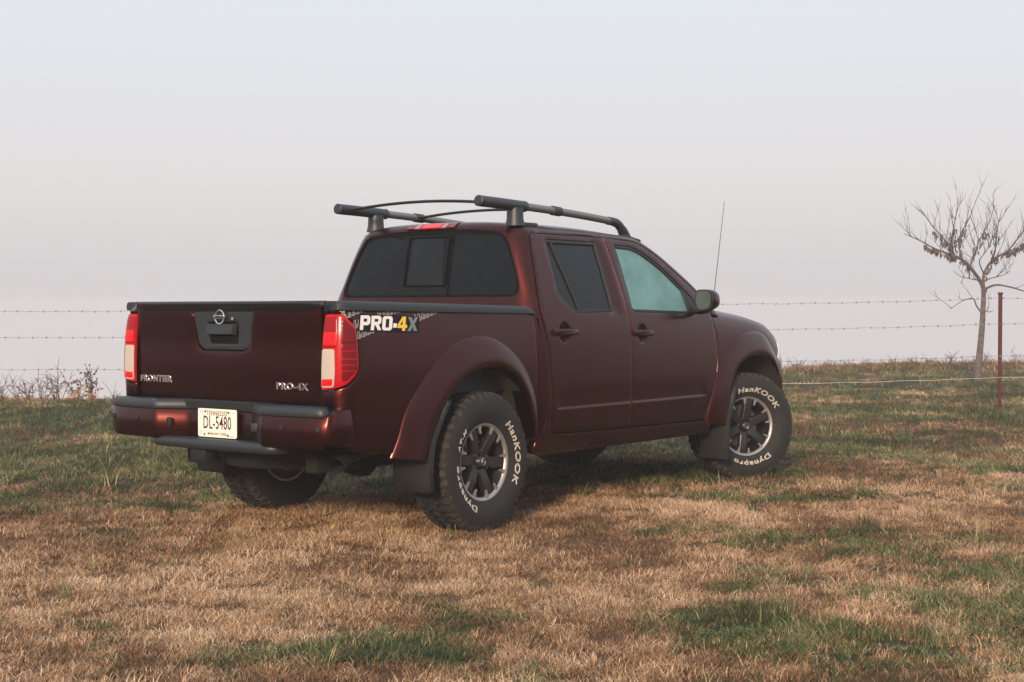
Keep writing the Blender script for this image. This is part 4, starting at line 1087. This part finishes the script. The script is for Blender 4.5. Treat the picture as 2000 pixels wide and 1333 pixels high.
def grass(name, label, mname, pts, scl, tint, nvar, blades, hh, spread, lean, width, seed):
    rg_ = np.random.default_rng(seed); V = []; F = []; gid = []; bl_ = []
    for k in range(nvar):
        for i in range(blades):
            a = rg_.uniform(0, 6.283); rr_ = spread * math.sqrt(rg_.uniform(0, 1)); bx, by = rr_ * math.cos(a), rr_ * math.sin(a)
            h = hh * rg_.uniform(.45, 1.15); d = rg_.uniform(0, 6.283); ln = h * lean * rg_.uniform(.2, 1.3); wd = width * rg_.uniform(.7, 1.3) * .5
            dx, dy = math.cos(d), math.sin(d); px_, py_ = -dy, dx; n0 = len(V)
            for t_, kx, ww in ((0, 0, .8), (.55, .38, 1.0), (1, 1, .05)):
                z = h * (t_ - .12 * (kx ** 2) * lean); V.append((bx + dx * ln * kx - px_ * wd * ww, by + dy * ln * kx - py_ * wd * ww, z)); V.append((bx + dx * ln * kx + px_ * wd * ww, by + dy * ln * kx + py_ * wd * ww, z))
            F += [(n0, n0 + 1, n0 + 3, n0 + 2), (n0 + 2, n0 + 3, n0 + 5, n0 + 4)]
            gid += [k] * 6; bl_ += [rg_.normal(0, .32)] * 6
    nT = len(V); nP = len(pts)
    me = bpy.data.meshes.new(name); me.from_pydata(V + [tuple(p) for p in pts], [], F); me.materials.append(MATS[mname])
    def attr(nm, ty_, vals, key='value'): me.attributes.new(nm, ty_, 'POINT').data.foreach_set(key, vals)
    z0 = np.zeros(nT)
    attr('is_point', 'BOOLEAN', np.concatenate([z0, np.ones(nP)]).astype(bool))
    attr('blade', 'FLOAT', np.concatenate([bl_, np.zeros(nP)]).astype(np.float32))
    attr('gid', 'INT', np.concatenate([gid, np.zeros(nP)]).astype(np.int32))
    attr('variant', 'INT', np.concatenate([z0, rg_.integers(0, nvar, nP)]).astype(np.int32))
    attr('tint', 'FLOAT', np.concatenate([z0, tint]).astype(np.float32))
    attr('scl', 'FLOAT', np.concatenate([z0, scl]).astype(np.float32))
    rot = np.zeros((nT + nP, 3)); rot[nT:, 0] = rg_.normal(0, .14, nP); rot[nT:, 1] = rg_.normal(0, .14, nP); rot[nT:, 2] = rg_.uniform(0, 6.283, nP)
    attr('rot', 'FLOAT_VECTOR', rot.ravel().astype(np.float32), 'vector')
    ob = link(bpy.data.objects.new(name, me)); tag(ob, label, 'grass', kind='stuff')
    ng = bpy.data.node_groups.new(name, 'GeometryNodeTree')
    ng.interface.new_socket('Geometry', in_out='INPUT', socket_type='NodeSocketGeometry'); ng.interface.new_socket('Geometry', in_out='OUTPUT', socket_type='NodeSocketGeometry')
    N = ng.nodes; Lk = ng.links; gi = N.new('NodeGroupInput'); go = N.new('NodeGroupOutput')
    def na_(nm, dt): q = N.new('GeometryNodeInputNamedAttribute'); q.data_type = dt; q.inputs[0].default_value = nm; return q.outputs[0]
    sep_ = N.new('GeometryNodeSeparateGeometry'); sep_.domain = 'POINT'
    Lk.new(gi.outputs[0], sep_.inputs[0]); Lk.new(na_('is_point', 'BOOLEAN'), sep_.inputs[1])
    spl = N.new('GeometryNodeSplitToInstances'); spl.domain = 'POINT'; Lk.new(sep_.outputs[1], spl.inputs[0]); Lk.new(na_('gid', 'INT'), spl.inputs['Group ID'])
    iop = N.new('GeometryNodeInstanceOnPoints'); Lk.new(sep_.outputs[0], iop.inputs['Points']); Lk.new(spl.outputs[0], iop.inputs['Instance'])
    iop.inputs['Pick Instance'].default_value = True; Lk.new(na_('variant', 'INT'), iop.inputs['Instance Index'])
    Lk.new(na_('rot', 'FLOAT_VECTOR'), iop.inputs['Rotation']); Lk.new(na_('scl', 'FLOAT'), iop.inputs['Scale'])
    Lk.new(iop.outputs[0], go.inputs[0])
    md = ob.modifiers.new('grass', 'NODES'); md.node_group = ng
    return ob
def scatter(dens_bands, seed):
    rg_ = np.random.default_rng(seed); P_ = []; S_ = []
    for d0, d1, half, dens, s_ in dens_bands:
        th = R(half); area = th * (d1 * d1 - d0 * d0); n = int(area * dens)
        d = np.sqrt(rg_.uniform(d0 * d0, d1 * d1, n)); a = rg_.uniform(-th, th, n)
        P_.append(np.stack(XY(d * np.sin(a), d * np.cos(a)), 1)); S_.append(np.full(n, s_) * rg_.uniform(.75, 1.25, n))
    P_ = np.concatenate(P_); S_ = np.concatenate(S_)
    # keep the tyres' footprints clear
    keep = np.ones(len(P_), bool)
    for cx, cy, an in ((0, -.785, 0), (0, .785, 0), (3.2, -.79, R(-30)), (3.2, .77, R(-26))):
        dx, dy = P_[:, 0] - cx, P_[:, 1] - cy; u = dx * math.cos(an) + dy * math.sin(an); v = -dx * math.sin(an) + dy * math.cos(an)
        keep &= ~((np.abs(u) < .13) & (np.abs(v) < .12))
    return P_[keep], S_[keep]
P_, S_ = scatter([(3.2, 6.5, 30, 1000, .95), (6.5, 9.5, 28, 620, 1.05), (9.5, 14, 27, 210, 1.2), (14, 22, 26, 75, 1.5), (22, 33, 24, 22, 1.8)], 3)
Pw, Sw = scatter([(3.2, 9, 80, 150, 1.25), (9, 15, 70, 55, 1.6), (15, 26, 60, 16, 2.0)], 31); Lw, Dw = LD(Pw[:, 0], Pw[:, 1]); kw = np.abs(np.arctan2(Lw, Dw)) > R(27)
P_ = np.concatenate([P_, Pw[kw]]); S_ = np.concatenate([S_, Sw[kw]])     # the turf goes on beside the view
g_ = greenness(P_[:, 0], P_[:, 1]); r_ = rng.uniform(0, 1, len(P_)); L_, D_ = LD(P_[:, 0], P_[:, 1])
clump = fbm(P_[:, 0] * 9, P_[:, 1] * 9, 131, 3); kp = (clump + rng.normal(0, .08, len(P_)) > .31) | (D_ > 11); P_, S_, g_, r_, L_, D_, clump = (q[kp] for q in (P_, S_, g_, r_, L_, D_, clump)); S_ = S_ * (.62 + .75 * clump)
isg = r_ < sstep(.14, .75, g_) * .86
shade = fbm(P_[:, 0] * 1.6, P_[:, 1] * 1.6, 77, 4)
def zof(p): return np.concatenate([p, (height(p[:, 0], p[:, 1]) - .006)[:, None]], 1)
pd = P_[~isg]; td = np.clip(.55 + (shade[~isg] - .5) * 1.6 + (clump[~isg] - .5) * .9 - .35 * g_[~isg] - .20 * sstep(8.5, 12, D_[~isg]) + rng.normal(0, .14, len(pd)), 0, 1)
grass('dry_grass', 'short dormant tan grass over the field', 'dry_blade', zof(pd), S_[~isg], td, 14, 40, .028, .055, 1.55, .0021, 5)
pg_ = P_[isg]; tg_ = np.clip(.42 + (shade[isg] - .5) * 1.2 + rng.normal(0, .18, len(pg_)), 0, 1)
grass('green_grass', 'green grass blades growing in patches through dry turf', 'green_blade', zof(pg_), S_[isg] * 1.05, tg_, 14, 26, .038, .055, 1.4, .0025, 6)
# taller stray tufts
rg2 = np.random.default_rng(12); pt, s2 = scatter([(3.6, 9, 27, 6, 1.0), (9, 16, 26, 3.2, 1.1), (16, 30, 24, 1.2, 1.3)], 9)
g2 = greenness(pt[:, 0], pt[:, 1]); k2 = rg2.uniform(0, 1, len(pt)) < .15 + .85 * g2
grass('tall_grass', 'taller stray green grass tufts standing above the turf', 'green_blade', zof(pt[k2]), s2[k2], np.clip(rg2.normal(.5, .2, k2.sum()), 0, 1), 6, 12, .105, .045, .9, .0045, 8)

# straw-like fringe along the far crest
th3 = np.random.default_rng(15); Lc = th3.uniform(3.5, 13, 2200); Dc_ = th3.uniform(26, 30.5, 2200); kf = th3.uniform(0, 1, 2200) < .05 + .6 * fbm(Lc * 1.2, Dc_ * .8, 91)
pf = np.stack(XY(Lc[kf], Dc_[kf]), 1)
grass('crest_grass', 'tall straw grass fringe along the far crest of the field', 'dry_blade', zof(pf), th3.uniform(.5, 1.3, kf.sum()), np.clip(th3.normal(.22, .12, kf.sum()), 0, 1), 6, 9, .15, .09, .5, .006, 18)

# ---- barbed wire fence
fence = empty('barbed_wire_fence', (*XY(5.95, 17.4), 0)); tag(fence, 'four strand barbed wire fence with a red steel post along the field edge', 'fence')
def loc(v): return (v[0] - fence.location[0], v[1] - fence.location[1], v[2])
pm = mat('post_red', (.08, .014, .013), .7, vary=.35, vscale=14); mat('wire', (.20, .195, .195), .6, .3); mat('white_twine', (.5, .48, .45), .8)
FD = 17.4
for L_p in (-19, -13, -6.6, 1.0, 5.925, 12.5, 18.5):
    x, y = XY(L_p, FD); z0 = float(height(x, y)); m = MB(); H_ = 1.41 if L_p > 5 else 1.43
    m.box((0, 0, H_ / 2 - .15), (.036, .036, H_ + .3), rot=Matrix.Rotation(YAW + .5, 3, 'Z'), bev=.004)
    for k in range(12): m.box((-.020 * math.cos(YAW), -.020 * math.sin(YAW), .15 + k * .11), (.012, .03, .015), rot=Matrix.Rotation(YAW, 3, 'Z'))
    m.box((0, 0, H_ + .012), (.044, .044, .024), rot=Matrix.Rotation(YAW + .5, 3, 'Z'))
    q = m.build('post', 'post_red', fence, smooth=False); q.location = loc((x, y, z0))
posts = [(-19, 0), (-13, 0), (-6.6, 0), (1.0, 0), (5.925, 0), (12.5, 0), (18.5, 0)]
WZ = [(1.243, 1.398), (.925, 1.088), (.537, .700), (.240, .438)]
for wi, (za, zb) in enumerate(WZ):
    m = MB(); pts = []
    for i in range(len(posts) - 1):
        L0, L1 = posts[i][0], posts[i + 1][0]; n = 24
        for k in range(n + (i == len(posts) - 2)):
            q = k / n; L_ = L0 + (L1 - L0) * q; zz = za + (zb - za) * (min(max(L_, -8), 9) + 6.2) / 12.2 - .035 * 4 * q * (1 - q) + .004 * math.sin(L_ * 9 + wi)
            x, y = XY(L_, FD - .035); pts.append(loc((x, y, zz)))
    m.tube(pts, .0024 if wi < 3 else .0022, 5)
    rr_ = random.Random(wi); L_ = -6.4
    P3 = np.array(pts); Ls = np.linspace(0, 1, len(P3))
    if wi < 3:
        cum = np.concatenate([[0], np.cumsum(np.linalg.norm(np.diff(P3, axis=0), axis=1))]); s_ = .1
        while s_ < cum[-1]:
            c = np.array([np.interp(s_, cum, P3[:, j]) for j in range(3)])
            m.box(tuple(c), (.022, .022, .012), rot=Matrix.Rotation(YAW + 1.57, 3, 'Z'))
            for k in range(2):
                d = np.array([rr_.uniform(-.4, .4), rr_.uniform(-.4, .4), rr_.choice((-1, 1)) * 1.0]) * .017; m.tube([tuple(c - d), tuple(c + d)], .0016, 4)
            s_ += rr_.uniform(.148, .172)
    m.build('wire', 'wire' if wi < 3 else 'white_twine', fence, sharp=30)

# ---- bare tree beyond the fence
bark = mat('bark', (.095, .08, .08), .9, vary=.45, vscale=18, bump=.5, bscale=60)
mat('dead_leaf', (.09, .07, .07), .8, vary=.4, vscale=20)
fpx = LENS / 36 * 2000
def pix(u, v, D):
    """point at depth D for a spot traced on the photograph"""
    L = (u - 1000) / fpx * D; zc = (666.5 - v) / fpx
    x, y = XY(L, D); return np.array([x, y, CAM[2] + D * (zc + math.tan(PITCH)) / (1 - zc * math.tan(PITCH))])
TD = 23.2
troot = pix(1909, 745, TD); tree = empty('bare_tree', tuple(troot)); tag(tree, 'small bare winter tree with clusters of dead leaves beyond the wire fence', 'tree')
tb = MB(); br = MB(); lv = MB(); rt_ = random.Random(4)
def tl(p): return tuple(np.array(p) - troot)
def limb(mb, uvd, r0, r1, n=5):
    P3 = spline([pix(u, v, TD + d) - troot for u, v, d in uvd], n); k = len(P3)
    mb.tube([tuple(p) for p in P3], list(np.linspace(r0, r1, k)), 7); return P3
trunk = limb(tb, [(1909, 752, 0), (1911, 715, 0), (1914, 688, 0), (1918, 640, .03), (1920, 600, .05), (1921, 563, .05)], .062, .036)
tb.build('trunk', 'bark', tree)
def leaf(p, sz):
    a = rt_.uniform(0, 6.28); d = Vector((math.cos(a), math.sin(a), 0)); q = Vector(p); dn = Vector((rt_.uniform(-.35, .35), rt_.uniform(-.35, .35), -1)) * sz; d = d * sz * .18
    lv.add([q, q + dn * .4 - d, q + dn, q + dn * .45 + d + Vector((0, 0, .1 * sz))], [(0, 1, 2), (0, 2, 3)])
def twigs(P3, r_, depth, lam, leaves=0.0, L0=.45):
    """shoots that leave a limb and turn upward"""
    n = len(P3)
    seg = np.linalg.norm(np.diff(P3, axis=0), axis=1).sum(); cnt = max(1, int(seg * lam))
    for k in range(cnt):
        f_ = rt_.uniform(.12, 1); i = min(n - 2, int(f_ * (n - 1))); p = Vector(P3[i]) + (Vector(P3[i + 1]) - Vector(P3[i])) * rt_.random()
        d = (Vector(P3[i + 1]) - Vector(P3[i])).normalized(); side = Vector((rt_.uniform(-1, 1), rt_.uniform(-1, 1), rt_.uniform(-.1, .8)))
        v = (d * .55 + side * .75 + Vector((0, 0, .35))).normalized(); ln = L0 * rt_.uniform(.35, 1.15); pts = [p]; q = p.copy()
        for s_ in range(5):
            q = q + v * ln / 5; pts.append(q.copy()); v = (v + Vector((rt_.uniform(-.22, .22), rt_.uniform(-.22, .22), rt_.uniform(-.04, .20)))).normalized()
        br.tube([tuple(z) for z in pts], [r_ * (1 - .8 * s_ / 5) for s_ in range(6)], 5)
        if leaves and rt_.random() < leaves:
            for z in range(rt_.randint(2, 5)): leaf(pts[rt_.randint(0, 3)], rt_.uniform(.06, .12))
        if depth: twigs(np.array([tuple(z) for z in pts]), r_ * .6, depth - 1, lam * 1.0, leaves * .3, L0 * .55)
limbs = [
    ([(1921, 565, .05), (1910, 543, 0), (1893, 522, -.1), (1879, 508, -.2), (1862, 500, -.3)], .030, .022, 0, .2),
    ([(1862, 500, -.3), (1840, 492, -.4), (1821, 484, -.5), (1795, 470, -.6), (1765, 457, -.65)], .018, .005, 3.5, .8),
    ([(1862, 500, -.3), (1848, 474, -.2), (1821, 443, -.1), (1798, 410, 0)], .016, .004, 4.5, .7),
    ([(1862, 500, -.3), (1858, 470, -.5), (1862, 440, -.6), (1869, 405, -.7)], .013, .003, 4, .6),
    ([(1879, 508, -.2), (1872, 480, .1), (1876, 455, .3), (1893, 425, .4), (1905, 390, .5)], .016, .003, 4, .6),
    ([(1893, 522, -.1), (1902, 497, .3), (1912, 470, .5), (1928, 440, .6), (1942, 402, .7)], .016, .004, 4, .6),
    ([(1921, 565, .05), (1921, 536, 0), (1938, 508, .1), (1966, 491, .2), (1986, 467, .3), (2004, 443, .3)], .026, .008, 3.5, .5),
    ([(1938, 508, .1), (1944, 480, -.2), (1946, 450, -.4), (1956, 408, -.5)], .014, .003, 4.5, .4),
    ([(1966, 491, .2), (1985, 485, .5), (2005, 470, .7), (2025, 455, .8)], .013, .004, 4, .8),
    ([(1921, 536, 0), (1912, 512, -.3), (1922, 495, -.5), (1935, 480, -.6)], .011, .003, 4, .3),
    ([(1921, 566, .05), (1945, 557, -.1), (1976, 562, -.2), (2005, 570, -.3), (2030, 566, -.3)], .020, .006, 2.5, .0),
    ([(1920, 550, 0), (1935, 544, .2), (1958, 538, .4), (1972, 530, .5)], .011, .003, 3.5, .0),
    ([(1915, 549, 0), (1895, 545, -.2), (1875, 540, -.3), (1862, 529, -.4)], .010, .003, 3.5, .0),
    ([(1918, 613, .02), (1907, 598, .05), (1900, 584, .1), (1880, 588, .15), (1856, 604, .2)], .016, .004, 2.5, .0),
    ([(1921, 605, .05), (1932, 610, -.1), (1940, 606, -.2)], .009, .003, 3, .0)]
for uvd, a, b2, lam, lf in limbs:
    P3 = limb(br, uvd, a, b2); 
    if lam: twigs(P3, .0056, 1, lam * 2.1, .0, .50)
    if lf > .3:
        for k in range(int(110 * lf)):
            p = P3[rt_.randint(0, int(len(P3) * .62))]; leaf((p[0] + rt_.uniform(-.05, .05), p[1] + rt_.uniform(-.05, .05), p[2] - rt_.uniform(0, .04)), rt_.uniform(.06, .11))
br.build('crown', 'bark', tree, sharp=0); lo_ = lv.build('dead_leaves', 'dead_leaf', tree, smooth=False); lo_['kind'] = 'stuff'

# ---- dead weeds on the crest, behind the fence
mat('weed', (.13, .085, .06), .9, vary=.4, vscale=20); mat('weed_orange', (.36, .17, .08), .9, vary=.3, vscale=20)
def weed(L, D, h, nst, label, seed, spread=.25, heads=False, mname='weed'):
    r0 = random.Random(seed); x, y = XY(L, D); z = float(height(x, y)); m = MB()
    for k in range(nst):
        a = r0.uniform(0, 6.28); q = Vector((r0.uniform(-.05, .05), r0.uniform(-.05, .05), -.03)); v = Vector((math.cos(a) * spread * r0.uniform(.2, 1.4), math.sin(a) * spread * r0.uniform(.2, 1.4), 1)).normalized(); hh_ = h * r0.uniform(.5, 1.05); pts = [q.copy()]
        for s_ in range(6):
            q = q + v * hh_ / 6; pts.append(q.copy()); v = (v + Vector((r0.uniform(-.25, .25), r0.uniform(-.25, .25), r0.uniform(-.16, .08)))).normalized()
        m.tube([tuple(p) for p in pts], [.0075 * (1 - .75 * s_ / 6) for s_ in range(7)], 5)
        for j in range(r0.randint(5, 9)):
            p = pts[r0.randint(2, 6)]; a2 = r0.uniform(0, 6.28); e_ = p + Vector((math.cos(a2) * .10, math.sin(a2) * .10, r0.uniform(-.04, .14))) * r0.uniform(.5, 1.6)
            md_ = (p + e_) / 2 + Vector((0, 0, .02)); m.tube([tuple(p), tuple(md_), tuple(e_)], [.004, .003, .0018], 4)
            if heads:
                for t_ in range(3):
                    c = p + (e_ - p) * r0.uniform(.3, 1); s2_ = r0.uniform(.008, .016); m.add([c + Vector((s2_, 0, 0)), c + Vector((-s2_ * .6, s2_, 0)), c + Vector((-s2_ * .6, -s2_, 0)), c + Vector((0, 0, s2_ * 1.4)), c - Vector((0, 0, s2_))], [(0, 1, 3), (1, 2, 3), (2, 0, 3), (1, 0, 4), (2, 1, 4), (0, 2, 4)])
    o = m.build('dead_weed', mname, None, smooth=False); o.location = (x, y, z)
    return tag(o, label, 'weed', 'dead weeds on the crest')
def WL(u, D): return (u - 1000) / fpx * D
weed(WL(110, 18.9), 18.9, .50, 9, 'tallest dead weed, sparse dark stems, under the left run of wire', 31, .35)
weed(WL(85, 18.8), 18.8, .40, 6, 'leaning forked dead weed beside the tallest dark weed', 32, .6)
weed(WL(55, 18.7), 18.7, .36, 7, 'hooked bare dead weed away from the truck tailgate', 33, .5)
weed(WL(36, 18.9), 18.9, .40, 4, 'thin arching dead weed stems beside the hooked weed', 36, .5)
weed(WL(150, 18.8), 18.8, .42, 5, 'dead weed with brown seed heads, lower of the seedy pair', 34, .3, True)
weed(WL(181, 18.7), 18.7, .44, 6, 'upright dead weed thick with brown seed heads', 35, .25, True)
weed(WL(181, 18.6), 18.6, .17, 4, 'short orange stalks at the foot of the upright seedy weed', 37, .3, False, 'weed_orange')
weed(WL(146, 18.6), 18.6, .17, 4, 'short orange stalks at the foot of the lower seedy weed', 38, .3, False, 'weed_orange')
weed(WL(6, 18.9), 18.9, .26, 6, 'small twiggy dead weed far along the left run of wire', 39, .5)
weed(WL(225, 18.6), 18.6, .16, 5, 'low scrubby dead weed by the truck tailgate', 40, .7)
rw = random.Random(5)
crest = [(1545, 27.4, .28), (1562, 27.9, .2), (1620, 28.5, .22), (1690, 28.5, .2), (1745, 29, .24), (1780, 29, .18), (1856, 29.2, .26), (1902, 28, .34), (1926, 28.6, .40), (1985, 29, .42), (1658, 28.3, .16), (1815, 29, .14)]
for k, (u, D, h) in enumerate(crest):
    weed(WL(u, D), D, h * .75, 3, 'thin dead weed stalk on the far crest beyond the right run of wire', 50 + k, .3)

# ---- low broad-leaved clumps in the turf
mat('clover', (.05, .068, .02), .7, vary=.5, vscale=40); mat('clover_pale', (.11, .13, .05), .8, vary=.3, vscale=40)
def rosette(u, D, n, sz, label, seed, mname='clover', wide=1.0):
    r0 = random.Random(seed); L = WL(u, D); x, y = XY(L, D); z = float(height(x, y)); m = MB()
    for k in range(n):
        a = r0.uniform(0, 6.28); rr_ = sz * math.sqrt(r0.random()); c = Vector((RT[0] * rr_ * math.cos(a) * wide - FW[0] * rr_ * math.sin(a), RT[1] * rr_ * math.cos(a) * wide - FW[1] * rr_ * math.sin(a), r0.uniform(.01, .05)))
        b2 = r0.uniform(0, 6.28); d = Vector((math.cos(b2), math.sin(b2), r0.uniform(-.1, .7))) * sz * r0.uniform(.18, .36); s_ = Vector((-math.sin(b2), math.cos(b2), 0)) * sz * .11
        m.add([c - d * .2, c + d * .4 - s_, c + d + Vector((0, 0, -.01)), c + d * .4 + s_, c + d * .45 + Vector((0, 0, .006))], [(0, 1, 4), (1, 2, 4), (2, 3, 4), (3, 0, 4)])
    o = m.build('broadleaf_clump', mname, None, smooth=False); o.location = (x, y, z - .005); return tag(o, label, 'plant', 'low broad-leaved clumps')
rosette(1430, 5.42, 60, .075, 'frosted dark green leafy clump in the tan turf of the foreground', 1, wide=1.4)
rosette(262, 8.9, 50, .08, 'small dark green leafy clump on brown turf behind the tailgate', 2, wide=1.3)
rosette(1770, 11.8, 90, .12, 'pale yellow green leafy clump beyond the front wheel', 3, 'clover_pale', 1.8)
rosette(1690, 9.4, 50, .08, 'dark leafy clump at the end of the long green strip', 4, wide=1.5)

# ---- the fog
hz = bpy.data.materials.new('haze'); hz.use_nodes = True; t = hz.node_tree; t.nodes.clear(); o = t.nodes.new('ShaderNodeOutputMaterial')
pv = t.nodes.new('ShaderNodeVolumePrincipled'); pv.inputs['Color'].default_value = (.84, .83, .86, 1); pv.inputs['Density'].default_value = .0025; pv.inputs['Anisotropy'].default_value = 0.0
t.links.new(pv.outputs[0], o.inputs['Volume']); MATS['haze'] = hz
m = MB(); m.box((CAM[0], CAM[1], -18.6), (540, 540, 44.6)); q = m.build('haze', 'haze', None, smooth=False); tag(q, 'pale winter fog filling the air over the field', 'fog', kind='stuff')
